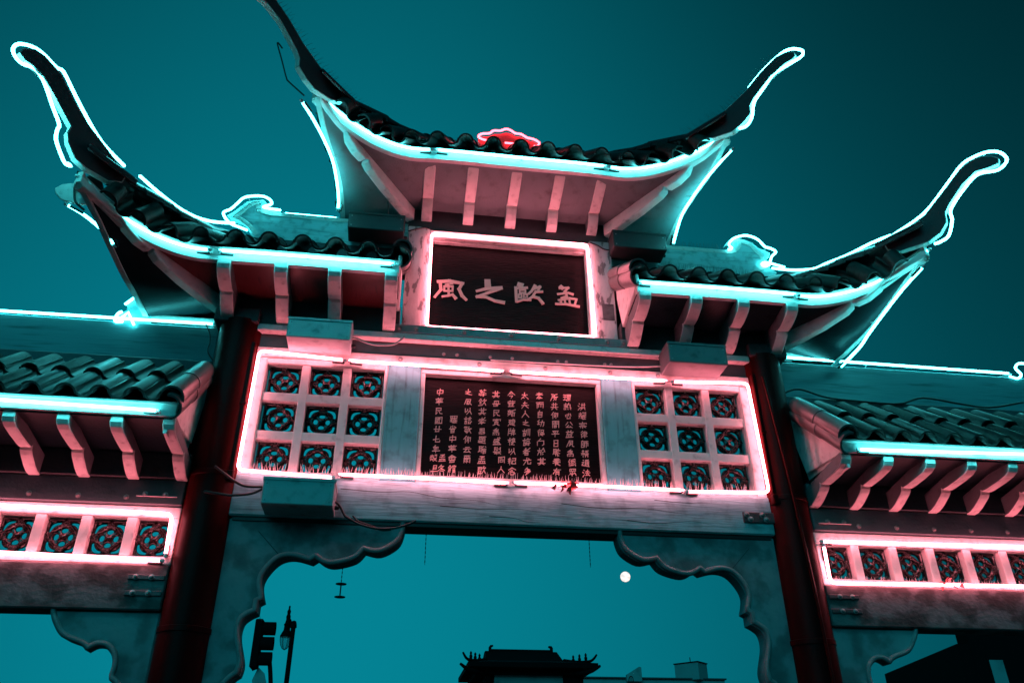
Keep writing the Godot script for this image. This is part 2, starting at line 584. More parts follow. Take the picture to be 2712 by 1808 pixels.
func bracket_mesh(prof: String, width: float) -> ArrayMesh:
	var b := MB.new()
	b.extrude(V2(prof), width, 0.006, 2)
	var m := b.mesh()
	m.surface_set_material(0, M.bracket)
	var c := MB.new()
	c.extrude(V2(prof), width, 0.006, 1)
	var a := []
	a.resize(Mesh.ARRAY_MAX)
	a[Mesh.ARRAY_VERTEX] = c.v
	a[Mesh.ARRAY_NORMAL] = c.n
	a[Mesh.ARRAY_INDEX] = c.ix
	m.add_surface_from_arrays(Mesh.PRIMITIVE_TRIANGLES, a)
	m.surface_set_material(1, M.bracket_side_shade)
	return m

func side_xf(x: float) -> Transform3D:
	return Transform3D(Basis(Vector3(0, 0, 1), Vector3(0, 1, 0), Vector3(-1, 0, 0)), Vector3(x, 0, 0))

func diag_xf(s: float, x0: float, z0: float) -> Transform3D:
	var k := sqrt(0.5)
	return Transform3D(Basis(Vector3(s * k, 0, k), Vector3(0, 1, 0), Vector3(-k, 0, s * k)), Vector3(s * x0, 0, z0))

func diag_pts(p: PackedVector2Array, s: float, x0: float, z0: float, off := 0.0) -> Array:
	# points (t, y) of the vertical plane that runs out diagonally from a corner
	var out := []
	for q in p:
		out.append(Vector3(s * (x0 + q.x) - off, q.y, z0 + q.x + s * off))
	return out

# ---------------------------------------------------------------- main
func _ready() -> void:
	rng.seed = 4711
	make_camera_and_sky()
	make_materials()
	gate = thing("chinese_gate", "tall neon-lit gate with upturned tiled roofs, red columns and breeze-block panels", "gate")
	build_frame()
	build_center_panel()
	build_roofs()
	build_wings()
	build_signs()
	build_boxes()
	build_neon()
	build_cables()
	build_spikes()
	build_background()

func make_camera_and_sky() -> void:
	var cam := Camera3D.new()
	cam.name = "camera"
	cam.fov = rad_to_deg(2.0 * atan(904.0 / 2138.6))
	cam.near = 0.05
	cam.far = 2000.0
	cam.position = Vector3(-0.937, 1.6, 6.276)
	cam.basis = Basis(Vector3.UP, deg_to_rad(-8.43)) * Basis(Vector3.RIGHT, deg_to_rad(30.345)) * Basis(Vector3.BACK, deg_to_rad(-0.446))
	add_child(cam)
	cam.current = true
	var w := 512
	var h := 256
	var im := Image.create(w, h, false, Image.FORMAT_RGBF)
	for y in h:
		var el := 90.0 - 180.0 * (y + 0.5) / h
		for x in w:
			var az := wrapf((x + 0.5) / w * 360.0, -180.0, 180.0)
			var e := maxf(el, 0.0)
			var fe := 0.06 + 0.94 * exp(-pow(maxf(e - 12.0, 0.0) / 46.0, 2.0))
			var fa := 0.09 + 0.91 * pow(0.5 + 0.5 * cos(deg_to_rad(az + 6.0)), 9.0)
			var k := fe * fa
			if el < 0.0: k *= 0.25
			var c := Color(0.0012, 0.224, 0.294) * k
			im.set_pixel(x, y, c)
	var pan := PanoramaSkyMaterial.new()
	pan.panorama = ImageTexture.create_from_image(im)
	var sky := Sky.new()
	sky.sky_material = pan
	var env := Environment.new()
	env.background_mode = Environment.BG_SKY
	env.sky = sky
	env.tonemap_mode = Environment.TONE_MAPPER_LINEAR
	env.tonemap_exposure = 1.0
	env.sdfgi_enabled = true
	env.ssao_enabled = true
	env.ssil_enabled = true
	var we := WorldEnvironment.new()
	we.name = "environment"
	we.environment = env
	add_child(we)
	var sun := DirectionalLight3D.new()
	sun.name = "dusk_glow"
	sun.light_color = Color(0.02, 0.82, 1.0).linear_to_srgb()
	sun.light_energy = 0.18
	sun.light_angular_distance = 40.0
	sun.shadow_enabled = true
	add_child(sun)
	sun.look_at_from_position(Vector3(-3, 5.0, 8), Vector3(0, 0, 0))

# columns, lintel, spandrels
func build_frame() -> void:
	for s in [-1.0, 1.0]:
		var b := MB.new()
		b.lathe([Vector2(0.0, 0.0), Vector2(0.27, 0.0), Vector2(0.27, 0.12), Vector2(0.20, 0.2), Vector2(0.187, 0.3), Vector2(0.187, 5.33), Vector2(0.0, 5.33)], 40, Vector3(s * 2.40, 0, -0.1))
		var col := part(gate, "column", b.mesh(), M.red_paint)
		for y in [1.6, 2.75, 3.92]:
			var c := MB.new()
			c.lathe([Vector2(0.187, y - 0.022), Vector2(0.195, y - 0.018), Vector2(0.195, y + 0.018), Vector2(0.187, y + 0.022)], 40, Vector3(s * 2.40, 0, -0.1))
			part(col, "collar", c.mesh(), M.red_paint)
		var cap := MB.new()
		cap.span(s * 2.24, s * 2.62, 5.30, 5.44, -0.3, 0.06, 0.01)
		part(gate, "column_cap", cap.mesh(), M.horn)
		# flashing between column and panel
		var fl := MB.new()
		fl.span(s * 2.235, s * 2.33, 3.95, 5.12, -0.16, 0.035, 0.008)
		fl.span(s * 2.23, s * 2.34, 3.86, 3.95, -0.16, 0.05, 0.008)
		fl.span(s * 2.23, s * 2.335, 4.52, 4.545, -0.16, 0.043, 0.004)
		part(gate, "side_flashing", fl.mesh(), M.red_paint)
	var l := MB.new()
	l.span(-2.235, 2.235, 3.61, 3.945, -0.27, -0.025, 0.012)
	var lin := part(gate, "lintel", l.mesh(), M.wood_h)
	var u := MB.new()
	u.span(-2.2, 2.2, 3.575, 3.607, -0.25, -0.05, 0.004)
	part(lin, "soffit_board", u.mesh(), M.black)
	for s in [-1.0, 1.0]:
		var p := MB.new()
		p.span(s * 1.90 + 0.06, s * 1.90 + 0.34, 3.71, 3.80, -0.022, -0.010, 0.003)
		var pl := part(lin, "bolt_plate", p.mesh(), M.steel)
		for q in [Vector2(1.99, 3.775), Vector2(2.13, 3.775), Vector2(2.02, 3.735), Vector2(2.16, 3.735)]:
			if s < 0.0: continue
			bolt(lin, Vector3(s * q.x, q.y, -0.004), 0.017)
	for q in ["-140,386 -110,384.5 -85,386 -60,382 -30,380.5 -5,376 22,377.5", "-60,375 -25,373.5 5,374.5 30,371", "40,381 75,378.5 110,380 150,376 185,378", "95,369 120,368 150,370 170,367.5", "-20,368 0,367 12,364 30,365.5", "120,388 150,386.5 175,388"]:
		var cpts := []
		for p in V2(q): cpts.append(Vector3(p.x, p.y + rng.randf_range(-0.004, 0.004), -0.026))
		var cb := MB.new()
		cb.tube(smooth(cpts, 4), 0.0032, 5, 0.0012)
		part(lin, "crack", cb.mesh(), M.black)
	# scalloped spandrels under the lintel
	var segs := ["-86.8,360 -86.8,353.5 -91,343.5 -104,335.8 -116,337.4", "-116,337.4 -122.5,330.3 -136.9,325.9 -145,326.6 -151.7,330.6", "-151.7,330.6 -155.7,327.7", "-155.7,327.7 -169.1,330.8 -179.6,328.5 -187.5,319.7 -190.6,310.4 -187.4,298.1", "-187.4,298.1 -190.8,296.2 -190.8,289.1", "-190.8,289.1 -195.9,286.5 -200.4,282 -201,272 -196,255 -197,246", "-197,246 -201,243 -206,236 -207,225 -204,212 -220,200"]
	for s in [-1.0, 1.0]:
		var curve := []
		for g in segs:
			var q := arr(V2(g))
			var sm := smooth(q, 4) if q.size() > 3 else q
			for k in sm.size():
				if k > 0 or curve.is_empty(): curve.append(sm[k])
		var poly := PackedVector2Array()
		for q in curve: poly.append(Vector2(q.x * -s, q.y))
		poly.append(Vector2(s * 2.235, 2.0))
		poly.append(Vector2(s * 2.235, 3.60))
		var b := MB.new()
		b.extrude(poly, 0.15, 0.012)
		var sp := part(gate, "arch_spandrel", b.mesh(), M.spandrel, Transform3D(Basis(), Vector3(0, 0, -0.135)))
		var path := []
		for q in curve: path.append(Vector3(q.x * -s + s * 0.022, q.y + 0.02, 0.075))
		var mo := MB.new()
		mo.tube(path, 0.022, 8)
		part(sp, "edge_moulding", mo.mesh(), M.spandrel_edge)
		var cr := MB.new()
		cr.tube([Vector3(s * 1.82, 3.33, 0.0745), Vector3(s * 1.99, 3.50, 0.0745)], 0.003, 5)
		part(sp, "joint_line", cr.mesh(), M.black)

func bolt(parent: Node3D, p: Vector3, r: float) -> void:
	var b := MB.new()
	var pts := [Vector2(r * 1.6, 0.0), Vector2(r * 1.6, 0.004), Vector2(r, 0.006), Vector2(r * 0.9, 0.018), Vector2(r * 0.5, 0.022), Vector2(0.0, 0.022)]
	b.lathe(pts, 8)
	part(parent, "bolt", b.mesh(), M.bolt, Transform3D(Basis(Vector3.RIGHT, PI / 2), p))

# one pierced ceramic block, shared by every panel
var block_mesh: ArrayMesh

func sdf_block(x: float, y: float, z: float) -> float:
	var ax := absf(x)
	var ay := absf(y)
	var r := sqrt(x * x + y * y)
	var edge := maxf(ax, ay)
	# relief of the ribs
	var t := 0.014
	t += 0.012 * exp(-pow((r - 0.082) / 0.011, 2.0))
	t += 0.016 * exp(-pow((edge - 0.128) / 0.010, 2.0))
	t += 0.017 * exp(-pow((ax + ay - 0.124) / 0.009, 2.0))
	t += 0.012 * exp(-pow((minf(ax, ay)) / 0.008, 2.0)) * clampf((r - 0.085) / 0.02, 0.0, 1.0)
	t += 0.012 * exp(-pow(r / 0.022, 2.0))
	var d := absf(z) - t
	d = maxf(d, edge - 0.1385)
	# four petal holes round the middle
	var px := maxf(ax, ay)
	var py := minf(ax, ay)
	var hole := sqrt(pow((px - 0.052) * 1.05, 2.0) + pow(py * 0.9, 2.0)) - 0.0215
	hole = maxf(hole, px - 0.070 + py * 0.25)
	# four curved slots in the corners
	var ang := absf(atan2(ay, ax) - PI / 4)
	var slot := absf(r - (0.112 + 0.012 * cos(ang * 4.0))) - (0.0115 + 0.002 * cos(ang * 9.0))
	slot = maxf(slot, r * (ang - 0.46))
	slot = maxf(slot, edge - 0.118)
	var cut := minf(hole, slot)
	var k := 0.010
	var hh := clampf(0.5 - 0.5 * (d + cut) / k, 0.0, 1.0)
	return lerpf(d, -cut, hh) + k * hh * (1.0 - hh)

func make_block() -> void:
	var cs := 0.0062
	var nx := 47
	var nz := 13
	var o := Vector3(-nx * cs / 2, -nx * cs / 2, -nz * cs / 2)
	var val := PackedFloat32Array()
	var sx := nx + 1
	var sz := nz + 1
	val.resize(sx * sx * sz)
	for i in sx:
		for j in sx:
			for k in sz:
				val[(i * sx + j) * sz + k] = sdf_block(o.x + i * cs, o.y + j * cs, o.z + k * cs)
	var id := {}
	var b := MB.new()
	for i in nx:
		for j in nx:
			for k in nz:
				var p := Vector3.ZERO
				var cnt := 0
				var cor := PackedFloat32Array()
				for c in 8:
					cor.append(val[((i + (c & 1)) * sx + j + ((c >> 1) & 1)) * sz + k + (c >> 2)])
				var neg := 0
				for c in 8:
					if cor[c] < 0.0: neg += 1
				if neg == 0 or neg == 8: continue
				for e in [[0, 1], [2, 3], [4, 5], [6, 7], [0, 2], [1, 3], [4, 6], [5, 7], [0, 4], [1, 5], [2, 6], [3, 7]]:
					var va: float = cor[e[0]]
					var vb: float = cor[e[1]]
					if (va < 0.0) != (vb < 0.0):
						var t := va / (va - vb)
						var A := Vector3(e[0] & 1, (e[0] >> 1) & 1, e[0] >> 2)
						var B := Vector3(e[1] & 1, (e[1] >> 1) & 1, e[1] >> 2)
						p += A.lerp(B, t)
						cnt += 1
				p = o + (Vector3(i, j, k) + p / cnt) * cs
				id[(i * nx + j) * nz + k] = b.v.size()
				b.v.append(p)
				var g := Vector3(sdf_block(p.x + 0.002, p.y, p.z) - sdf_block(p.x - 0.002, p.y, p.z), sdf_block(p.x, p.y + 0.002, p.z) - sdf_block(p.x, p.y - 0.002, p.z), sdf_block(p.x, p.y, p.z + 0.002) - sdf_block(p.x, p.y, p.z - 0.002))
				b.n.append(g.normalized())
	for i in range(1, nx):
		for j in range(1, nx):
			for k in range(1, nz):
				var a0 := val[(i * sx + j) * sz + k] < 0.0
				for ax in 3:
					var q := [i, j, k]
					q[ax] += 1
					if q[0] > nx or q[1] > nx or q[2] > nz: continue
					var a1: bool = val[(q[0] * sx + q[1]) * sz + q[2]] < 0.0
					if a0 == a1: continue
					var c := []
					for d in [[0, 0], [1, 0], [1, 1], [0, 1]]:
						var w := [i, j, k]
						w[(ax + 1) % 3] -= d[0]
						w[(ax + 2) % 3] -= d[1]
						c.append(id.get((w[0] * nx + w[1]) * nz + w[2], -1))
					if c.has(-1): continue
					for t in [[c[0], c[1], c[2]], [c[0], c[2], c[3]]]:
						var gn := (b.v[t[1]] - b.v[t[0]]).cross(b.v[t[2]] - b.v[t[0]])
						if gn.dot(b.n[t[0]] + b.n[t[1]] + b.n[t[2]]) > 0.0:
							b.ix.append_array(PackedInt32Array([t[0], t[2], t[1]]))
						else:
							b.ix.append_array(PackedInt32Array([t[0], t[1], t[2]]))
	block_mesh = b.mesh()

# the wide panel between the columns: two lattices, two posts, the text board's frame
func build_center_panel() -> void:
	make_block()
	for s in [-1.0, 1.0]:
		var f := MB.new()
		var x0 := 1.10
		var x1 := 2.235
		f.span(s * 2.13, s * x1, 3.947, 5.02, -0.2, -0.045, 0.008)      # outer stile
		f.span(s * x0, s * 1.128, 3.947, 5.02, -0.2, -0.05, 0.006)      # inner stile
		f.span(s * x0, s * x1, 3.945, 3.995, -0.2, -0.055, 0.006)
		f.span(s * x0, s * x1, 4.968, 5.03, -0.2, -0.055, 0.006)
		var lat := part(gate, "lattice_frame", f.mesh(), M.frame)
		for k in 2:
			var m := MB.new()
			var x: float = s * (1.450 + 0.350 * k)
			m.span(x - 0.036, x + 0.036, 3.99, 4.972, -0.19, -0.062, 0.006)
			part(lat, "mullion", m.mesh(), M.frame)
			var h := MB.new()
			var y := 4.307 + 0.352 * k
			h.span(s * 1.125, s * 2.135, y - 0.040, y + 0.040, -0.185, -0.066, 0.006)
			part(lat, "rail", h.mesh(), M.frame)
		for i in 3:
			for j in 3:
				part(lat, "breeze_block", block_mesh, M.glaze, Transform3D(Basis(Vector3.BACK, (i + j) % 4 * PI / 2), Vector3(s * (1.273 + 0.352 * i), 4.131 + 0.3515 * j, -0.155 + 0.004 * ((i * 2 + j) % 3))))
		var p := MB.new()
		p.span(s * 0.812, s * 1.098, 3.947, 5.02, -0.2, -0.04, 0.008)
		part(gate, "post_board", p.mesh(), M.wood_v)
	var fr := MB.new()
	for s in [-1.0, 1.0]:
		fr.span(s * 0.772, s * 0.810, 3.99, 5.0, -0.16, -0.055, 0.006)
	fr.span(-0.81, 0.81, 4.957, 5.0, -0.16, -0.05, 0.006)
	fr.span(-0.81, 0.81, 3.947, 4.02, -0.16, -0.06, 0.006)
	part(gate, "board_frame", fr.mesh(), M.frame)
	# header: white board, dark channel, projecting ledge and rail
	var hb := MB.new()
	hb.span(-2.235, 2.235, 5.022, 5.115, -0.22, -0.03, 0.006)
	part(gate, "header_board", hb.mesh(), M.wood_white)
	var ch := MB.new()
	ch.span(-2.25, 2.25, 5.116, 5.25, -0.22, -0.045, 0.006)
	var chn := part(gate, "steel_channel", ch.mesh(), M.steel)
	for x in [-0.62, -0.50, -0.2, 0.0, 0.42, 0.50, 0.86, 0.92]:
		bolt(chn, Vector3(x, 5.16 + 0.05 * (int(x * 100) % 2), -0.043), 0.011)
	for x in [-1.0, -0.3, 0.3, 0.9, 1.35]:
		bolt(chn, Vector3(x, 5.07, -0.028), 0.013)
	var le := MB.new()
	le.span(-2.25, 2.25, 5.252, 5.315, -0.2, 0.022, 0.006)
	part(gate, "ledge", le.mesh(), M.bracket)
	var ra := MB.new()
	ra.span(-1.075, 1.09, 5.317, 5.405, -0.2, 0.025, 0.006)
	var rl := part(gate, "bolted_rail", ra.mesh(), M.rail)
	for x in [-1.03, -0.88, -0.45, -0.02, 0.42, 0.88, 1.03]:
		bolt(rl, Vector3(x, 5.362, 0.027), 0.017)
	# walls behind the bracket rows
	for s in [-1.0, 1.0]:
		var w := MB.new()
		w.span(s * 1.03, s * 2.62, 5.317, 5.60, -0.3, 0.0, 0.006)
		part(gate, "bracket_wall", w.mesh(), M.wall_dark)
	var tw := MB.new()
	tw.span(-1.02, 1.02, 6.602, 6.90, -0.42, -0.12, 0.006)
	part(gate, "bracket_wall", tw.mesh(), M.wall_dark)
	var core := MB.new()
	core.span(-0.98, 0.98, 5.41, 6.60, -0.34, -0.19, 0.006)
	part(gate, "core_wall", core.mesh(), M.wall_dark)

# ---------------------------------------------------------------- roof geometry
const UP_Y := [[0.0, 704.0], [0.8, 704.0], [1.085, 699.8], [1.36, 698.8], [1.52, 699.8], [1.65, 701.2], [1.78, 702.6], [1.90, 706.4]]
const MID_Y := [[1.0, 569.0], [2.0, 569.5], [2.55, 569.0], [2.8, 568.5], [3.05, 570.5], [3.25, 574.8], [3.45, 583.0], [3.58, 589.0]]

func tab(a: Array) -> Array:
	var out := []
	for q in a: out.append(Vector2(q[0], q[1] * 0.01))
	return out

func upper_front(x: float) -> Vector3:
	var a := absf(x)
	return Vector3(x, lut(tab(UP_Y), a), 0.52 + 0.48 * pow(maxf(0.0, a - 0.8), 2.0))

func mid_front(x: float) -> Vector3:
	return Vector3(x, lut(tab(MID_Y), absf(x)), 0.52 + 0.6 * pow(maxf(0.0, absf(x) - 2.6), 2.0))

func corner_roof(label: String, sides: Array, front: Callable, x_in: float, x_bend: float, side_tab: Array, side_x: Array, ridge_x: float, ridge_y: float, zr: float, wall_x: float, wall_y: float, soff: Material, hip_sag: float, wall_z := -0.02) -> Node3D:
	# a roof with upturned corners; `sides` lists the corners it has (-1, 1)
	var tipx: float = side_x[side_x.size() - 1].y
	var tip: Vector3 = front.call(tipx)
	var b := MB.new()
	var E := []
	var T := []
	var both := sides.size() == 2
	var s0: float = sides[0]
	var N := 44
	for i in N + 1:
		var x: float
		if both: x = lerpf(-tipx, tipx, float(i) / N)
		elif s0 > 0: x = lerpf(x_in, tipx, float(i) / N)
		else: x = lerpf(-tipx, -x_in, float(i) / N)
		E.append(front.call(x))
		T.append(roof_top(x, x_bend, tip, ridge_x, ridge_y, zr, hip_sag, both))
	var deck_E := []
	for p in E: deck_E.append(p + Vector3(0, 0.055, 0))
	b.grid([deck_E, mids(deck_E, T), T], Vector3(0, 0.6, 0.8))
	var root := part(gate, "tiled_roof", b.mesh(), M.tile, Transform3D(), label)
	var back := MB.new()
	var bE := []
	var bT := []
	for i in E.size():
		bE.append(Vector3(deck_E[i].x, deck_E[i].y, 2.0 * zr - deck_E[i].z))
		bT.append(Vector3(T[i].x, T[i].y, 2.0 * zr - T[i].z))
	back.grid([bE, mids(bE, bT), bT], Vector3(0, 0.6, -0.8))
	part(root, "rear_slope", back.mesh(), M.tile)
	# front fascia and soffit
	var fa := MB.new()
	var path := []
	for p in E: path.append(p + Vector3(0, -0.01, -0.045))
	fa.sweep(path, 0.05, 0.118)
	var lip := []
	for p in E: lip.append(p + Vector3(0, 0.040, -0.028))
	fa.sweep(lip, 0.065, 0.016)
	part(root, "fascia", fa.mesh(), M.paint)
	var so := MB.new()
	var lo := []
	var inn := []
	for p in E:
		lo.append(p + Vector3(0, -0.060, -0.05))
		var xi := clampf(p.x, -wall_x, wall_x)
		inn.append(Vector3(xi, wall_y, wall_z))
	so.grid([inn, mids(lo, inn, 0.012), lo], Vector3(0, -1, 0.1))
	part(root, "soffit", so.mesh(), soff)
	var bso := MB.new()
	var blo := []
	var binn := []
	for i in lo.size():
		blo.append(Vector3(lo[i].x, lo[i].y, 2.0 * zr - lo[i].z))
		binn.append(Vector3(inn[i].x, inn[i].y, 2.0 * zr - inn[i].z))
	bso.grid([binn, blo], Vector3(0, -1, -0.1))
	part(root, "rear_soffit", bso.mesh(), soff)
	for s in sides:
		# side eave from the middle of the gate's depth to the tip and its mirror behind
		var SE := []
		var ST := []
		var n2 := 22
		for i in n2 + 1:
			var z := lerpf(zr, tip.z, float(i) / n2)
			var p := Vector3(s * lut(side_x_z(side_x), z), lut(side_tab, z), z)
			SE.append(p)
			var w := clampf((z - 0.15) / (tip.z - 0.15), 0.0, 1.0)
			var t := hip_point(w, tip, ridge_x, ridge_y, zr, hip_sag)
			ST.append(Vector3(s * t.x, t.y, t.z) if w > 0.0 else Vector3(s * ridge_x, ridge_y, zr))
		var full_E := []
		var full_T := []
		for i in n2:
			var k := n2 - i
			full_E.append(Vector3(SE[k].x, SE[k].y, 2.0 * zr - SE[k].z))
			full_T.append(Vector3(ST[k].x, ST[k].y, 2.0 * zr - ST[k].z))
		for i in n2 + 1:
			full_E.append(SE[i])
			full_T.append(ST[i])
		var sd := MB.new()
		var up_E := []
		for p in full_E: up_E.append(p + Vector3(0, 0.055, 0))
		sd.grid([up_E, mids(up_E, full_T), full_T], Vector3(s * 0.8, 0.6, 0))
		part(root, "side_slope", sd.mesh(), M.tile)
		var sf := MB.new()
		var sp := []
		for p in full_E: sp.append(p + Vector3(-s * 0.03, -0.005, 0))
		if s > 0.0: sp.reverse()
		sf.sweep(sp, 0.045, 0.10)
		part(root, "side_fascia", sf.mesh(), M.horn_edge)
		var ss := MB.new()
		var slo := []
		var sin_ := []
		for p in full_E:
			slo.append(p + Vector3(-s * 0.04, -0.05, 0))
			sin_.append(Vector3(s * wall_x, wall_y, clampf(p.z, 2.0 * zr - wall_z, wall_z)))
		ss.grid([sin_, mids(slo, sin_, 0.01), slo], Vector3(s * 0.1, -1, 0))
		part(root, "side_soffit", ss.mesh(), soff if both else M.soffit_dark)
		# tiles that end along the side eave
		lay_tiles(root, SE if s > 0.0 else SE, ST, tile_cover, tile_pan, 0.25, 0.46, 1, 0.07, 0.10, 0.03)
		# hip covered with overlapping barrel tiles
		var hp := []
		for i in 9: 
			var w := 0.10 + 0.78 * i / 8.0
			var t := hip_point(w, tip, ridge_x, ridge_y, zr, hip_sag)
			hp.append(Vector3(s * t.x, t.y + 0.045 + (-0.05 if both else 0.10) * w * w * w + 0.01 * (i % 2), t.z))
		for i in 7:
			var a: Vector3 = hp[7 - i]
			var c: Vector3 = hp[6 - i]
			var d := c - a
			var m := hip_big if i > 0 else hip_end
			part(root, "hip_tile", m, M.hip, along(a - d * 0.12, d + Vector3(0, 0.03, 0), Vector3.UP))
		# curved strut under the corner: two lobes along the diagonal
		var A := Vector3(s * wall_x, 0, wall_z)
		var Bp := Vector3(s * tip.x, 0, tip.z)
		var dxz := (Bp - A)
		var len := dxz.length()
		dxz = dxz.normalized()
		var y0 := wall_y - 0.115
		var y1 := tip.y - 0.05
		var pl := PackedVector2Array()
		for q in [[0.0, 0.0], [0.12, 0.0], [0.30, 0.0], [0.46, 0.01], [0.50, 0.035], [0.505, 0.065], [0.53, 0.03], [0.60, 0.012], [0.68, 0.03], [0.72, 0.06], [0.80, 0.04], [0.96, 0.02], [0.985, 0.035]]:
			pl.append(Vector2(q[0] * len, lerpf(y0, y1, pow(q[0], 1.35)) - 0.055 + q[1] + 0.02))
		for q in [[0.985, 0.09], [0.8, 0.11], [0.5, 0.13], [0.25, 0.13], [0.0, 0.13]]:
			pl.append(Vector2(q[0] * len, lerpf(y0, y1, pow(q[0], 1.35)) - 0.03 + q[1]))
		var sb := MB.new()
		sb.extrude(pl, 0.095, 0.008)
		part(root, "corner_strut", sb.mesh(), M.bracket, Transform3D(Basis(dxz, Vector3.UP, dxz.cross(Vector3.UP)), A))
	lay_tiles(root, E, T, tile_cover, tile_pan, 0.268, 0.5, 2, 0.118, 0.142)
	return root

func side_x_z(t: Array) -> Array:
	return t

func mids(a: Array, b: Array, sag := 0.035) -> Array:
	var out := []
	for i in a.size():
		out.append(a[i].lerp(b[i], 0.5) + Vector3(0, -sag, 0))
	return out

func hip_point(w: float, tip: Vector3, rx: float, ry: float, zr: float, sag: float) -> Vector3:
	var p := Vector3(rx, ry, zr).lerp(tip + Vector3(0, 0.055, 0), w)
	p.y -= sag * 4.0 * w * (1.0 - w)
	return p

func roof_top(x: float, bend: float, tip: Vector3, rx: float, ry: float, zr: float, sag: float, both: bool) -> Vector3:
	var a := absf(x)
	if a <= bend:
		return Vector3(signf(x) * (a / bend * rx if both else minf(a, rx)), ry, zr)
	var p := hip_point((a - bend) / (tip.x - bend), tip, rx, ry, zr, sag)
	return Vector3(signf(x) * p.x, p.y, p.z)

var tile_cover: ArrayMesh
var tile_pan: ArrayMesh
var hip_big: ArrayMesh
var hip_end: ArrayMesh

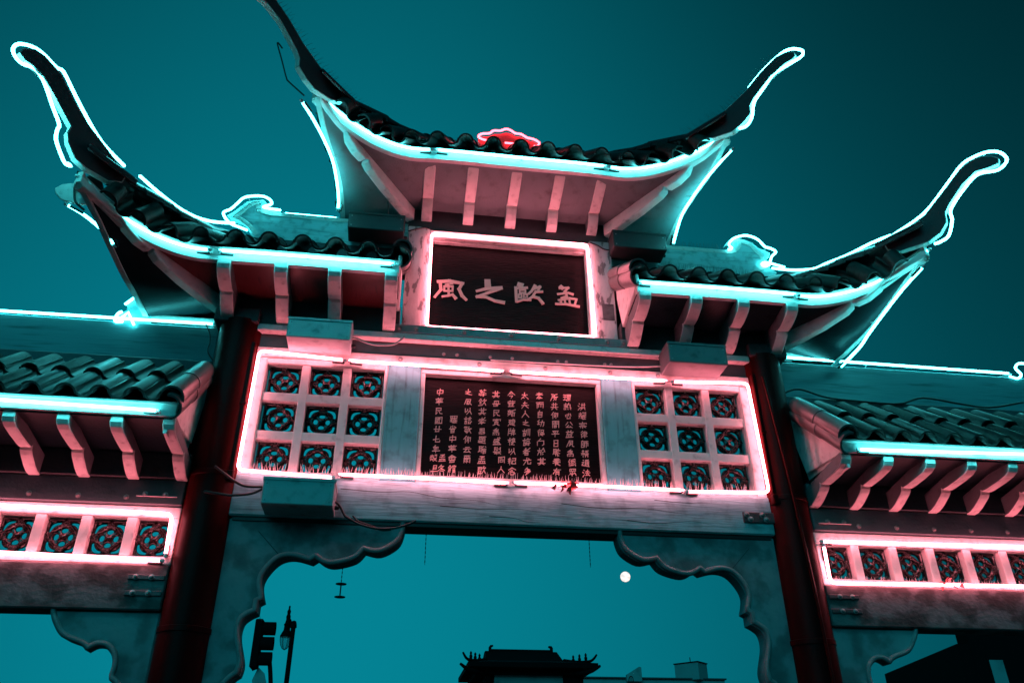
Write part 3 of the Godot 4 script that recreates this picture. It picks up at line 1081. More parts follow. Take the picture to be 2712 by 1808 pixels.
func build_roofs() -> void:
	tile_cover = shell(0.078, 0.5, 0.017, 0.072)
	tile_pan = shell(0.074, 0.5, 0.017, 0.070)
	hip_big = shell(0.135, 0.30, 0.02, 0.105, 12)
	hip_end = shell(0.105, 0.42, 0.018, 0.12, 12)
	# top roof over the four-character sign
	var up_side_y := [Vector2(-0.6, 6.78), Vector2(-0.1, 6.78), Vector2(0.2, 6.83), Vector2(0.5, 6.86), Vector2(0.8, 6.91), Vector2(1.10, 7.05)]
	var up_side_x := [Vector2(-0.6, 1.70), Vector2(-0.1, 1.70), Vector2(0.2, 1.715), Vector2(0.5, 1.76), Vector2(0.8, 1.83), Vector2(1.10, 1.90)]
	var top := corner_roof("top roof over the four-character sign", [-1.0, 1.0], upper_front, 0.0, 0.8, up_side_y, up_side_x, 0.55, 7.60, -0.20, 1.0, 6.845, M.soffit_white, 0.14, -0.12)
	var cap := MB.new()
	cap.span(-0.62, 0.62, 7.58, 7.80, -0.29, -0.13, 0.03)
	part(top, "ridge_cap", cap.mesh(), M.hip)
	var bm := bracket_mesh("-14,672 -9,673 -4,676 0,680.5 3,685.5 3.5,689 5.5,687.5 9,687.3 18,689.5 28,692.5 36,695.5 42,698.5 46,702 47.5,706 47.5,709 20,706 -14,696", 0.105)
	for x in [-0.845, -0.43, -0.005, 0.42, 0.838]:
		part(top, "eave_bracket", bm, null, side_xf(x) * Transform3D(Basis(), Vector3(0, -0.02, 0)))
	# horns of the top roof
	var hpoly := "-20,717 -14,720 0.1,726.6 16.7,738.6 28.6,751.7 40.1,760.8 46,761 51.1,756.9 51.5,752 50,749.5 44,748.5 34,742.5 20,725.5 17,719 16.5,710 10,703 3,699 -10,702 -19,710"
	horn(top, hpoly, -1.0, 1.87, 1.15)
	horn(top, hpoly, 1.0, 1.86, 1.16)
	# middle roofs left and right of the sign
	var mid_side_y := [Vector2(-0.6, 5.52), Vector2(-0.1, 5.49), Vector2(0.2, 5.50), Vector2(0.4, 5.53), Vector2(0.65, 5.63), Vector2(0.9, 5.77), Vector2(1.096, 5.89)]
	var mid_side_x := [Vector2(-0.6, 3.30), Vector2(-0.1, 3.30), Vector2(0.2, 3.315), Vector2(0.5, 3.37), Vector2(0.8, 3.46), Vector2(1.096, 3.58)]
	var bm2 := bracket_mesh("-2,533 5,533 10,535 16,538.5 21,542 24,544.5 24.5,547.5 26,546.5 33,547 40,549 46,551.5 50,554.5 51.5,558 51.5,563 25,562 -2,556", 0.11)
	for s in [-1.0, 1.0]:
		var r := corner_roof("middle roof %s the four-character sign" % ["left of" if s < 0.0 else "right of"], [s], mid_front, 1.06, 2.6, mid_side_y, mid_side_x, 2.45, 6.10, -0.15, 2.60, 5.565, M.soffit_red if s < 0.0 else M.soffit_dark, 0.09)  # right soffit lies unlit: its shade is put into the darker material
		for x in [1.122, 1.60, 2.045, 2.51]:
			part(r, "eave_bracket", bm2, null, side_xf(s * x))
		if s < 0.0:
			horn(r, "-22,608 -17.3,613 -1.9,627 4.9,633 13.7,643.9 26.2,662.9 30.5,665.9 37.3,670.2 42.3,670.5 47.3,664.9 48.2,659.4 44.7,656 40.1,655.7 33.5,651.5 27.7,643.8 12.9,622.9 13.5,615.1 11.4,607.3 5.8,597.4 -0.8,594.3 -14,594 -21,600", s, 3.53, 1.13)
		else:
			horn(r, "-22,606 -17,609.5 -10,612 5,620 22,641 32,654 39,658 45,658.5 50,655 53,650 52,645.5 46,645 39,646 30,638 20,623.5 16,616 15,606 10,597.5 2,592.5 -14,593 -21,599", s, 3.53, 1.13)
		if s < 0.0:
			var tg := MB.new()
			tg.extrude(V2("-378,588 -376.5,583.3 -372,578.5 -367.9,576.4 -355.8,574.1 -346,576 -352,586 -360.9,594.4 -368,594.2 -373.8,592.3"), 0.02, 0.004)
			part(r, "corner_board", tg.mesh(), M.horn_edge, Transform3D(Basis(), Vector3(0, 0, 0.93)))
		# ridge board with a scroll end
		var sc := "100,636 100,671 232,671.5 236,673 240,678 238,682 232,679 230,677 236,685 244,688 254,687 262,684 267,678 272,676 280,672 277,666 272,662 271,655 279,651 283,647 278,641 262,640 255,637"
		if s < 0.0:
			sc = "100,631 100,670 224,671 232,672 240,673 243,675 238,678 245,685 252,684 260,681 264,676 270,668 276,662 270,657 262,655 256,652 253,646 249,640 249,631"
		var b := MB.new()
		b.extrude(V2(sc), 0.05, 0.006)
		var rb := part(r, "ridge_board", b.mesh(), M.wood_pale, Transform3D(Basis(Vector3(s, 0, 0), Vector3.UP, Vector3(0, 0, s)), Vector3(0, 0, -0.2)))
		var tr := MB.new()
		var line := arr(V2("160,667.5 232,668 240,670 246,677 247,684" if s > 0.0 else "160,667 236,668 247,671 250,680"))
		var line2 := arr(V2("250,684 259,680 264,672 268,668 270,661 274,655 262,648 252,641" if s > 0.0 else "250,681 257,676 262,668 268,661 262,658 253,651 246,643"))
		for ln in [line, line2]:
			for i in ln.size() - 1: stroke_bar(tr, ln[i], ln[i + 1], 0.042, 0.042, 0.0, 0.004 + 0.0004 * i)
		part(r, "ridge_trim", tr.mesh(), M.horn_edge, Transform3D(Basis(Vector3(s, 0, 0), Vector3.UP, Vector3(0, 0, s)), Vector3(0, 0, -0.174 if s > 0.0 else -0.168)))
		var rc := MB.new()
		rc.span(1.0, 2.5, 6.06, 6.355, -0.25, -0.13, 0.01)
		part(r, "ridge_base", rc.mesh(), M.wall_dark, Transform3D(Basis(Vector3(s, 0, 0), Vector3.UP, Vector3(0, 0, s)), Vector3(0, 0, 0.0 if s > 0.0 else -0.38)))
		# rake boards and end tiles next to the sign
		rake(r, s, 1.045, 5.78, 0.56, 6.16, -0.1, 5.36, 1.0)
		# beam under the side soffit
		var wb := MB.new()
		var by := 5.415 if s < 0.0 else 5.472
		wb.span(s * 2.63, s * 3.28, by, by + 0.055, -0.27, -0.205, 0.008)
		part(r, "side_beam", wb.mesh(), M.horn_edge)

func rake(root: Node3D, s: float, x: float, ye: float, ze: float, yr: float, zr: float, yb: float, face: float) -> void:
	# the gable end of a short roof: edge tiles turned down over two stepped boards
	var d := Vector3(0, yr - ye, zr - ze)
	for k in 2:
		var p := Vector3(s * x, ye + 0.02, ze + 0.05) + d.normalized() * (0.43 * k - 0.02)
		part(root, "rake_tile", shell(0.088, 0.48, 0.017, 0.08, 12), M.rake, along(p, d, (Vector3(0, 1, 0) + Vector3(-s * 0.35, 0, 0)).normalized()))
		part(root, "rake_tile", shell(0.095, 0.48, 0.017, 0.088, 12), M.rake, along(p + Vector3(s * 0.012, -0.075, -0.01), d, Vector3(-s, 0.12, 0).normalized()))
	for k in 2:
		var b := MB.new()
		var t := 0.085 - 0.02 * k
		var y := 0.13 + 0.12 * k
		b.extrude(PackedVector2Array([Vector2(0.02, yb + 0.18 - 0.16 * k), Vector2(ze - 0.03 - 0.06 * k, ye - y + 0.04), Vector2(ze - 0.03 - 0.06 * k, ye - y + 0.14), Vector2(zr, yr - y + 0.06), Vector2(zr, yr - y - 0.10)]), 0.03, 0.004)
		part(root, "rake_board", b.mesh(), M.bracket, side_xf(s * (x + 0.012 + 0.028 * k)))

func horn(root: Node3D, poly: String, s: float, x0: float, z0: float) -> void:
	var y_up := x0 < 2.5
	var p := V2(poly)
	var q := PackedVector2Array()
	for a in p: q.append(Vector2(a.x * sqrt(2.0), a.y))
	var b := MB.new()
	b.extrude(q, 0.055, 0.006)
	var h := part(root, "horn", b.mesh(), M.horn, diag_xf(s, x0, z0))
	var te := Vector3(s * (x0 + 0.03), 7.15 if y_up else 6.06, z0 + 0.03)
	var tf := Vector3(s * (x0 - 0.30), 7.06 if y_up else 5.96, z0 - 0.30)
	part(root, "hip_tile", hip_end, M.hip, along(te, tf - te, Vector3.UP))
	# pale edge strip along the outline, a little wider than the board
	var e := MB.new()
	var m := q.size()
	for i in m:
		var a := q[i]
		var c := q[(i + 1) % m]
		if a.x < -0.3 and c.x < -0.3: continue
		var dd := (c - a).normalized()
		var w := 0.050
		var n2 := Vector2(dd.y, -dd.x)
		if Geometry2D.is_polygon_clockwise(q): n2 = -n2
		var o := n2 * 0.005
		var P := func(v: Vector2, z: float) -> Vector3: return Vector3(v.x, v.y, z)
		e.qo(P.call(a + o, -w / 2), P.call(c + o, -w / 2), P.call(c + o, w / 2), P.call(a + o, w / 2), Vector3(n2.x, n2.y, 0))
		for z in [-1.0, 1.0]:
			e.qo(P.call(a + o, z * w / 2), P.call(c + o, z * w / 2), P.call(c - o, z * w / 2), P.call(a - o, z * w / 2), Vector3(0, 0, z))
	part(h, "edge_strip", e.mesh(), M.horn_edge)

# ---------------------------------------------------------------- side bays
func build_wings() -> void:
	var cover := shell(0.078, 0.46, 0.016, 0.072, 12)
	var pan := shell(0.068, 0.46, 0.016, 0.064, 12)
	var bm := bracket_mesh("-2,386 4,386.5 10,388.5 16,391.5 20,393.5 23,396 24,399 25.5,397.5 32,397.5 45,398.5 56,400 61,402 63.5,405 64,409 64,411.5 40,409 -2,402", 0.088)
	for s in [-1.0, 1.0]:
		var xo := 4.75 if s < 0.0 else 5.6
		var side := "left of" if s < 0.0 else "right of"
		var mir := func(b: MB) -> ArrayMesh: return b.mesh()
		# beam above the strip
		var b := MB.new()
		b.span(s * 2.585, s * xo, 3.665, 3.87, -0.26, -0.02, 0.008)
		var beam := part(gate, "wing_beam", b.mesh(), M.grey_beam)
		for x in [2.72, 2.87, 3.0, 3.35, 3.7, 4.05, 4.4]:
			bolt(beam, Vector3(s * x, 3.715 + (0.03 if x < 2.9 else 0.0), -0.018), 0.014)
		var pl := MB.new()
		pl.span(s * 2.63, s * 2.93, 3.725, 3.732, -0.02, -0.005, 0.002)
		part(beam, "bolt_plate", pl.mesh(), M.conduit)
		# wall behind the brackets
		var w := MB.new()
		w.span(s * 2.58, s * xo, 3.872, 4.08, -0.3, 0.0, 0.006)
		part(gate, "bracket_wall", w.mesh(), M.grey_beam)
		# breeze-block strip
		var f := MB.new()
		var y0 := 3.278 if s < 0.0 else 3.270
		var y1 := 3.572 if s < 0.0 else 3.557
		f.span(s * 2.585, s * xo, y1, 3.66, -0.2, -0.045, 0.006)
		f.span(s * 2.585, s * xo, 3.215, y0, -0.2, -0.045, 0.006)
		f.span(s * 2.585, s * 2.632, y0, y1, -0.2, -0.045, 0.006)
		var lat := part(gate, "lattice_frame", f.mesh(), M.frame)
		var pitch := 0.327 if s < 0.0 else 0.346
		var i := 0
		while 2.632 + pitch * i < xo - 0.1:
			var xc := 2.632 + 0.135 + pitch * i
			part(lat, "breeze_block", block_mesh, M.glaze, Transform3D(Basis(Vector3.BACK, i % 4 * PI / 2), Vector3(s * xc, (y0 + y1) / 2, -0.15)))
			var m := MB.new()
			var xm := xc + pitch / 2
			m.span(s * (xm - 0.038), s * (xm + 0.038), y0 - 0.004, y1 + 0.004, -0.19, -0.055, 0.006)
			part(lat, "mullion", m.mesh(), M.frame)
			i += 1
		# stained lower beam and its scalloped spandrel
		var lb := MB.new()
		lb.span(s * 2.585, s * xo, 2.885, 3.212, -0.27, -0.03, 0.01)
		var low := part(gate, "stained_beam", lb.mesh(), M.stained)
		for y in [3.10, 2.985]:
			var st := MB.new()
			st.span(s * 2.60, s * 2.86, y, y + 0.035, -0.03, -0.018, 0.003)
			part(low, "strap", st.mesh(), M.steel)
			bolt(low, Vector3(s * 2.69, y + 0.017, -0.016), 0.014)
			bolt(low, Vector3(s * 2.80, y + 0.017, -0.016), 0.014)
		var c1 := smooth(arr(V2("334,288.4 333.5,285 330,278.5 322.5,270 309,265 304.5,261.5")), 4)
		var c2 := smooth(arr(V2("304.5,261.5 299,264.5 292,263.5 286,258 284,250 284.5,243 281,240")), 4)
		var c3 := smooth(arr(V2("281,240 277,235 274,226 276,218 272,210 259,203")), 4)
		var poly := PackedVector2Array()
		for q in c1 + c2.slice(1) + c3.slice(1): poly.append(Vector2(q.x * s, q.y))
		poly.append(Vector2(s * 2.585, 2.884))
		var sb := MB.new()
		sb.extrude(poly, 0.15, 0.012)
		var sp := part(gate, "arch_spandrel", sb.mesh(), M.spandrel, Transform3D(Basis(), Vector3(0, 0, -0.14)))
		var path := []
		for q in c1 + c2.slice(1) + c3.slice(1): path.append(Vector3((q.x - 0.02) * s, q.y + 0.016, 0.075))
		var mo := MB.new()
		mo.tube(path, 0.02, 8)
		part(sp, "edge_moulding", mo.mesh(), M.spandrel_edge)
		# outer column of the side bay
		var oc := MB.new()
		oc.lathe([Vector2(0.0, 0.0), Vector2(0.25, 0.0), Vector2(0.25, 0.12), Vector2(0.187, 0.2), Vector2(0.187, 4.9), Vector2(0.0, 4.9)], 32, Vector3(s * (xo - 0.12), 0, -0.12))
		part(gate, "column", oc.mesh(), M.red_paint)
		# the roof: deck, fascia, soffit
		var ridge := Vector3(0, 4.93, -0.16)
		var d := MB.new()
		var e0 := Vector3(s * 2.60, 4.215, 0.68)
		var e1 := Vector3(s * xo, 4.215, 0.68)
		var t0 := Vector3(s * 2.60, ridge.y, ridge.z)
		var t1 := Vector3(s * xo, ridge.y, ridge.z)
		d.qo(e0, e1, t1, t0, Vector3(0, 0.7, 0.7))
		var e2 := Vector3(s * 2.60, 4.215, -1.0)
		var e3 := Vector3(s * xo, 4.215, -1.0)
		d.qo(e2, e3, t1, t0, Vector3(0, 0.7, -0.7))
		var roof := part(gate, "tiled_roof", d.mesh(), M.tile, Transform3D(), "low roof of the side bay %s the central arch" % side)
		var fa := MB.new()
		fa.span(s * 2.575, s * xo, 4.098, 4.208, 0.63, 0.672, 0.005)
		fa.span(s * 2.57, s * xo, 4.185, 4.205, 0.67, 0.69, 0.003)
		part(roof, "fascia", fa.mesh(), M.paint)
		var so := MB.new()
		so.span(s * 2.60, s * xo, 4.085, 4.095, -0.9, 0.64, 0.002)
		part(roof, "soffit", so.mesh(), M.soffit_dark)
		var n := 10 if s < 0.0 else 12
		for k in n:
			part(roof, "eave_bracket", bm, null, side_xf(s * (2.618 + (0.363 if s < 0.0 else 0.37) * k)))
		var EE := [e0 + Vector3(s * 0.03, 0.0, 0), e1]
		var TT := [t0 + Vector3(s * 0.03, 0, 0), t1]
		if s < 0.0:
			EE.reverse(); TT.reverse()
		lay_tiles(roof, EE, TT, cover, pan, 0.2355, 0.56, 2, 0.030, 0.075)
		rake(roof, s, 2.60, 4.20, 0.70, 4.93, -0.16, 3.98, 1.0)
		# flashing and ridge board
		var fl := MB.new()
		fl.span(s * 2.60, s * xo, 4.87, 4.99, -0.24, -0.12, 0.01)
		part(roof, "ridge_flashing", fl.mesh(), M.grey_beam)
		var rb := MB.new()
		rb.span(s * 2.62, s * xo, 4.985, 5.365 if s < 0.0 else 5.40, -0.25, -0.19, 0.008)
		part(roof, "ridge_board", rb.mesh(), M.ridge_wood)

# ---------------------------------------------------------------- lettering: pen strokes on a ten by ten grid
const GLYPH := {
	"七": "0574 30388886", "中": "1216868212 4049", "之": "4042 137316 2698", "云": "2272 0494 4418 1888 6699",
	"人": "404309 4399", "今": "4005 4095 3363 2666 6649", "以": "1116 1644 4244 7174 7439 7599", "仰": "3004 2329 5142 4247 4755 6282 8287 6269",
	"僑": "2003 1319 8041 3292 6235 6295 4575 3739 3797 9799 4868", "公": "3105 6195 4518 1888 6799", "共": "1282 3036 6066 0696 3719 6789",
	"其": "0292 3037 6067 3464 3666 0797 3819 6889", "冬": "4004 3272 7208 3498 4667 3879", "力": "13838869 400409", "同": "1119 11919998 3363 3575783835",
	"國": "1191991911 2373 2555 2757 5238 6268", "夙": "3109 317178 7899 3363 5337 4565 6538", "多": "4013 3173 7316 4354 6437 5585 8529 5566",
	"太": "1383 4044 4409 4499 3748", "夫": "2272 0595 4044 4409 4599", "孝": "1262 4044 0494 8008 3666 6648 484938 2787",
	"孟": "2070 7042 4145 1383 1618 1686 8689 3639 6669 0999", "宗": "4041 0203 0292 9293 2474 0696 4649 2618 6788", "尤": "0393 4043 4309 53589896 6172",
	"師": "2011 1119 1141 4144 1444 1646 4649 1949 5191 5358 5393 9397 7179", "平": "1181 2234 7264 0595 4149", "年": "3013 1272 2474 2427 0797 4249",
	"幼": "3012 1233 3316 1646 5393 939789 7159", "建": "6068 4181 8185 3393 4585 3787 1131 3114 1434 3409 2699", "廿": "0494 2027 6067 2767",
	"律": "3012 3314 2429 6069 4181 8185 3393 4585 3797", "得": "3012 3314 2429 5181 8184 5154 5484 4696 4797 7579 5868", "心": "1416 33397976 5255 7285",
	"念": "4003 4093 3353 2555 5536 1618 36397977 5567 7688", "思": "2272 2226 7276 2676 4246 2474 1719 37397977 5667 7788",
	"所": "1040 2242 2225 4245 2545 2409 8051 5157 5749 5494 7479", "敬": "0141 1012 3032 2314 1444 4449 1636 1638 3638 6053 5393 8349 6499",
	"新": "2031 0151 1213 4232 0353 0555 3359 2608 4657 9061 6169 6494 8489", "於": "2022 0343 2309 2545 4549 7044 7095 6675 6878",
	"日": "2171792921 2575", "旦": "3171763631 3474 0999", "會": "4003 4093 3262 1383861613 4346 2777792927", "有": "0292 4007 3439 3474 7479 3575 3777",
	"樓": "0242 2029 2205 2234 7074 5181 8183 5383 5153 4595 6448 4889 8449", "欽": "2003 2043 1434 1636 2339 0949 7053 6292 9274 7549 7599",
	"歐": "0151 0109 0959 1242 1214 4244 1444 1626 1618 1828 3646 3638 3848 7053 6292 9274 7559 7599", "母": "2118 2171 7168 1868 0595 4344 4667",
	"民": "1171 7174 1474 1119 1937 4468 6899", "法": "1021 0314 0926 6064 4282 3494 6447 4787 7698", "洪": "1021 0314 0926 4292 5056 8086 3696 5739 8699",
	"為": "4003 2262 6224 1464 6426 0676 767969 0709 2829 4849", "熱": "2025 0242 0444 0646 6036 528286 8697 4556 0809 2829 5859 8899",
	"爾": "1080 4043 2013 6073 1319 1383 8389 4349 2435 2534 5465 5564 2738 5768", "牌": "1009 1343 3033 1646 4649 7060 5282 5255 8285 5585 5383 4797 7279",
	"理": "0141 0444 0848 2128 5191 5155 9195 5595 5393 7179 5797 4999", "益": "2031 6051 0292 3214 5284 1518 1575 7578 3538 5558 0999",
	"盛": "1272 1206 2454 4446 5066 6688 7081 7345 1618 1676 7678 3638 5658 0999", "省": "4043 2113 6183 7404 2565 2529 6569 2767 2969",
	"眾": "1080 1013 8083 1383 3033 6063 4449 2517 2548 7547 7598", "穀": "0141 2023 0343 0305 4345 0646 2549 2608 6062 6080 8083 5585 8549 5699",
	"等": "3011 1141 7061 6191 2373 4235 0595 0797 6569 6959 2838", "精": "2029 0444 1112 3122 2406 2446 5191 5383 4595 7175 5659 5686 8689 5787",
	"紀": "2002 0232 3204 0444 2429 1607 4648 5191 9194 5494 5458 5898 9896", "素": "2272 1181 0393 4043 4426 2666 6828 4649 2718 6788",
	"羅": "1090 1013 9093 1393 3033 6063 3415 1535 3517 1747 2749 6455 5559 5595 5797 5999 7579", "耀": "2024 0112 4132 0444 1408 3438 3848 5070 7073 8090 9093 6446 5559 5494 5696 5999 7479",
	"者": "1262 3034 0484 8007 2666 2629 6669 2767 2969", "而": "0191 5133 1319 1393 9399 3438 6468", "自": "4031 2272 2229 7279 2474 2676 2979",
	"舉": "1015 8085 2030 1232 6282 4044 3454 0696 3618 6699 4649 2878", "茲": "0191 3002 6062 0393 3315 1535 3518 1848 7355 5575 7558 5888",
	"華": "0191 3002 6062 1383 3336 6366 1585 0696 4249", "訓": "2021 0242 1333 1535 1636 1619 3639 1939 5148 7078 9099",
	"誌": "2021 0242 1333 1535 1636 1619 3639 1939 5292 7074 5484 5668 59898776 9697", "誨": "2021 0242 1333 1535 1636 1619 3639 1939 6051 5191 5348 5383 8379 4888 4696",
	"賓": "4041 0103 0191 9193 2262 4334 2464 2427 6467 2565 2767 2809 6889", "贈": "1040 1016 4046 1646 1242 1444 1607 4648 6051 8091 5355 5393 9395 5595 7375 6669 6696 9699 6989 6787",
	"贍": "1040 1016 4046 1646 1242 1444 1607 4648 7052 6182 5292 5249 6474 5696 6779 6989", "通": "1021 0323 2306 1607 0799 4080 8061 4248 4282 8288 4484 4686 6288",
	"間": "1019 1040 4044 1444 1242 5090 9099 5054 5494 5292 3666 3639 6669 3969 3767", "題": "1040 1013 4043 1343 1141 0545 2528 2646 1507 0799 5090 7062 5282 5256 8286 5484 5686 5648 7687",
	"風": "2108 217177 7799 5333 3464 3437 6467 3767 4348 3868", "養": "2031 6051 1181 2272 0393 4043 4406 4495 3555 3539 6567 3666 3767 5799",
	"館": "2003 2043 1333 1418 3436 1636 1535 1838 7071 5152 5191 9192 6369 6383 8386 6686 6787 8789 6989",
}

func stroke_bar(b: MB, p: Vector2, q: Vector2, w0: float, w1: float, z0: float, z1: float) -> void:
	var d := (q - p).normalized()
	var nn := Vector2(-d.y, d.x)
	var a := p - d * w0 * 0.4
	var e := q + d * w1 * 0.4
	var c := [a + nn * w0 / 2, a - nn * w0 / 2, e - nn * w1 / 2, e + nn * w1 / 2]
	var F := func(k: int, z: float) -> Vector3: return Vector3(c[k].x, c[k].y, z)
	b.qo(F.call(0, z1), F.call(1, z1), F.call(2, z1), F.call(3, z1), Vector3(0, 0, 1))
	for k in 4:
		var j := (k + 1) % 4
		var m: Vector2 = (c[k] + c[j]) / 2 - (a + e) / 2
		b.qo(F.call(k, z0), F.call(j, z0), F.call(j, z1), F.call(k, z1), Vector3(m.x, m.y, 0))

func glyph_mesh(ch: String, size: float) -> ArrayMesh:
	var b := MB.new()
	var lift := 0.004
	for w in GLYPH[ch].split(" ", false):
		var pts := []
		for i in w.length() / 2:
			var gx := float(w[i * 2]) - 4.5
			var gy := 4.5 - float(w[i * 2 + 1])
			pts.append(Vector2(gx + gy * 0.06 + rng.randf_range(-0.2, 0.2), gy + gx * 0.09 + rng.randf_range(-0.2, 0.2)) * size / 9.5)
		for i in pts.size() - 1:
			lift += 0.00012
			var p: Vector2 = pts[i]
			var q: Vector2 = pts[i + 1]
			if p.distance_to(q) < size * 0.03: q = p + Vector2(size * 0.05, 0)
			stroke_bar(b, p, q, size * rng.randf_range(0.10, 0.13), size * rng.randf_range(0.065, 0.09), 0.0, lift)
	return b.mesh()

# four large brush characters: bars "x,y,width x,y,width" in per cent of the character's box
const BIG := [
	["風", [-72.8, -42.0, 605.0, 582.6], ["10,15,12 45,8,15 88,15,11", "16,14,13 20,55,11 2,94,9", "86,14,12 76,45,11 86,78,12 99,97,9", "34,28,7 54,20,9", "30,38,8 56,34,8 56,58,7 30,61,7 30,38,7", "42,26,8 45,82,8", "26,90,8 42,84,9 58,76,7", "56,76,8 66,93,12"]],
	["之", [-32.7, -5.9, 606.8, 582.5], ["40,2,22 41,18,24", "2,52,9 36,38,13 90,28,13", "90,30,12 40,58,11 2,80,10", "4,78,12 36,78,10 66,92,11 99,97,13"]],
	["歐", [4.6, 32.3, 606.3, 584.6], ["16,4,18 24,7,20", "4,22,11 6,96,10", "4,25,9 44,18,9", "18,34,6 38,31,6 38,46,6 18,49,6 18,34,6", "14,58,6 24,55,6 24,74,6 14,76,6 14,58,6", "32,56,6 44,53,6 44,70,6 32,72,6 32,56,6", "8,96,9 30,84,8 56,84,7", "72,6,12 60,36,9 50,50,8", "66,24,10 90,9,10 84,27,8", "74,38,9 62,66,9 44,84,7", "74,38,9 98,34,8", "70,66,9 84,70,10 98,96,11"]],
	["孟", [44.6, 67.6, 607.9, 584.4], ["26,6,15 32,12,16", "20,14,8 58,8,9 40,30,8", "12,44,8 56,34,8 76,40,10", "44,26,9 50,52,9 26,62,7", "14,74,8 62,60,9 92,64,8", "20,72,8 26,92,8", "40,70,7 42,90,7", "60,66,7 62,90,7", "90,66,9 82,92,8", "2,93,8 46,91,8 99,99,10"]],
]

func build_signs() -> void:
	# four-character board and its surround
	var su := MB.new()
	su.span(-1.015, -0.80, 5.405, 6.60, -0.2, -0.07, 0.01)
	var sl := part(gate, "sign_cheek", su.mesh(), M.peel)
	su = MB.new()
	su.span(0.80, 1.02, 5.405, 6.60, -0.2, -0.07, 0.01)
	var sr := part(gate, "sign_cheek", su.mesh(), M.peel)
	var pt := MB.new()
	pt.span(0.885, 1.0, 5.66, 5.845, -0.07, -0.0655, 0.002)
	part(sr, "peeled_patch", pt.mesh(), M.stained)
	var n := thing("name_board", "dark lacquered board with four large gilt characters inside the upper neon frame", "sign", Vector3(0, 5.43, -0.16))
	var b := MB.new()
	b.span(-0.80, 0.80, 0.02, 1.10, -0.02, 0.0, 0.004)
	part(n, "board", b.mesh(), M.board)
	var fr := MB.new()
	fr.span(-0.80, -0.768, 0.0, 1.10, 0.001, 0.09, 0.005)
	fr.span(0.757, 0.80, 0.0, 1.10, 0.001, 0.09, 0.005)
	fr.span(-0.80, 0.80, 1.052, 1.135, 0.001, 0.092, 0.005)
	fr.span(-0.768, 0.757, 1.03, 1.051, 0.001, 0.045, 0.004)
	fr.span(-0.80, 0.80, -0.02, 0.035, 0.001, 0.088, 0.005)
	part(n, "frame", fr.mesh(), M.frame)
	for g in BIG:
		var cb := MB.new()
		var bx: Array = g[1]
		var lift := 0.009
		for st in g[2]:
			var pts := []
			for w in st.split(" ", false):
				var q: PackedStringArray = w.split(",")
				pts.append([Vector2(lerpf(bx[0], bx[1], float(q[0]) / 100.0), lerpf(bx[2], bx[3], float(q[1]) / 100.0)) * 0.01 + Vector2(0, -5.43), float(q[2]) * 0.0026])
			for i in pts.size() - 1:
				lift += 0.00025
				stroke_bar(cb, pts[i][0], pts[i + 1][0], pts[i][1], pts[i + 1][1], 0.0, lift)
		part(n, "character", cb.mesh(), M.gold)
	# the inscription
	var t := thing("inscription_board", "black board with columns of small gilt characters between the two lattices", "sign", Vector3(0, 3.99, -0.12))
	var tb := MB.new()
	tb.span(-0.80, 0.80, 0.0, 1.0, -0.03, 0.0, 0.004)
	part(t, "board", tb.mesh(), M.board)
	var cols := [
		["中華民國廿七年", -63.4, 481.5, -64.6, 427.7], ["穀旦", -66.4, 419.4, -65.4, 410.6], ["孟冬", -59.2, 419.9, -59.4, 410.8], ["羅省中華會館", -51.0, 456.0, -50.9, 410.5],
		["之風以誌敬仰云爾", -38.4, 482.8, -38.3, 419.9], ["等欽其孝思題贈孟歐", -25.8, 483.2, -25.6, 410.8], ["其母民賓為盛舉", -13.5, 482.6, -12.4, 428.8], ["同人", -9.0, 421.0, -9.0, 411.9],
		["今茲新建牌樓以紀念", 0.1, 483.1, 0.2, 411.0], ["太夫人之訓誨者尤多", 12.3, 482.8, 13.6, 411.7], ["素而自幼得力於其", 25.6, 483.7, 26.0, 421.1], ["所共仰間平日贍養有", 39.0, 483.1, 39.2, 412.3],
		["理熱心公益夙為僑眾", 50.7, 483.8, 52.8, 412.3], ["洪耀宗律師精通法", 63.9, 475.3, 64.8, 412.2]]
	for c in cols:
		var s: String = c[0]
		var sz := 0.066 if s.length() > 2 else 0.060
		for i in s.length():
			var w := float(i) / maxf(1.0, s.length() - 1)
			part(t, "character", glyph_mesh(s[i], sz), M.gold, Transform3D(Basis(Vector3.BACK, rng.randf_range(-0.03, 0.03)), Vector3(lerpf(c[1], c[3], w) * 0.01, lerpf(c[2], c[4], w) * 0.01 - 3.99, 0.0005)))
	# red cloud crest on the ridge
	var cr := thing("ridge_crest", "small red cloud-shaped crest outlined in red neon on the top ridge", "ornament", Vector3(0.02, 7.865, -0.2))
	var cb2 := MB.new()
	cb2.extrude(V2("-36,5 -35,9 -30,13 -23,14.5 -18,18.5 -11,19.5 -5,22.5 1,21.5 5,18.5 12,18 18,14 26,12.5 32,8.5 34,4 31,-12 -30,-12"), 0.04, 0.005)
	part(cr, "panel", cb2.mesh(), M.red_sheet)
	var loop := smooth([Vector3(-0.23, 0.045, 0.05), Vector3(-0.31, 0.055, 0.05), Vector3(-0.355, 0.09, 0.05), Vector3(-0.32, 0.135, 0.05), Vector3(-0.235, 0.155, 0.05), Vector3(-0.19, 0.20, 0.05), Vector3(-0.115, 0.21, 0.05), Vector3(-0.05, 0.245, 0.05), Vector3(0.008, 0.225, 0.05), Vector3(0.05, 0.193, 0.05), Vector3(0.115, 0.188, 0.05), Vector3(0.18, 0.145, 0.05), Vector3(0.255, 0.13, 0.05), Vector3(0.315, 0.085, 0.05), Vector3(0.29, 0.035, 0.05), Vector3(0.255, 0.03, 0.05)], 5)
	var lb := MB.new()
	lb.tube(loop, 0.012, 8)
	part(cr, "neon_outline", lb.mesh(), M.ruby)
	var l2 := MB.new()
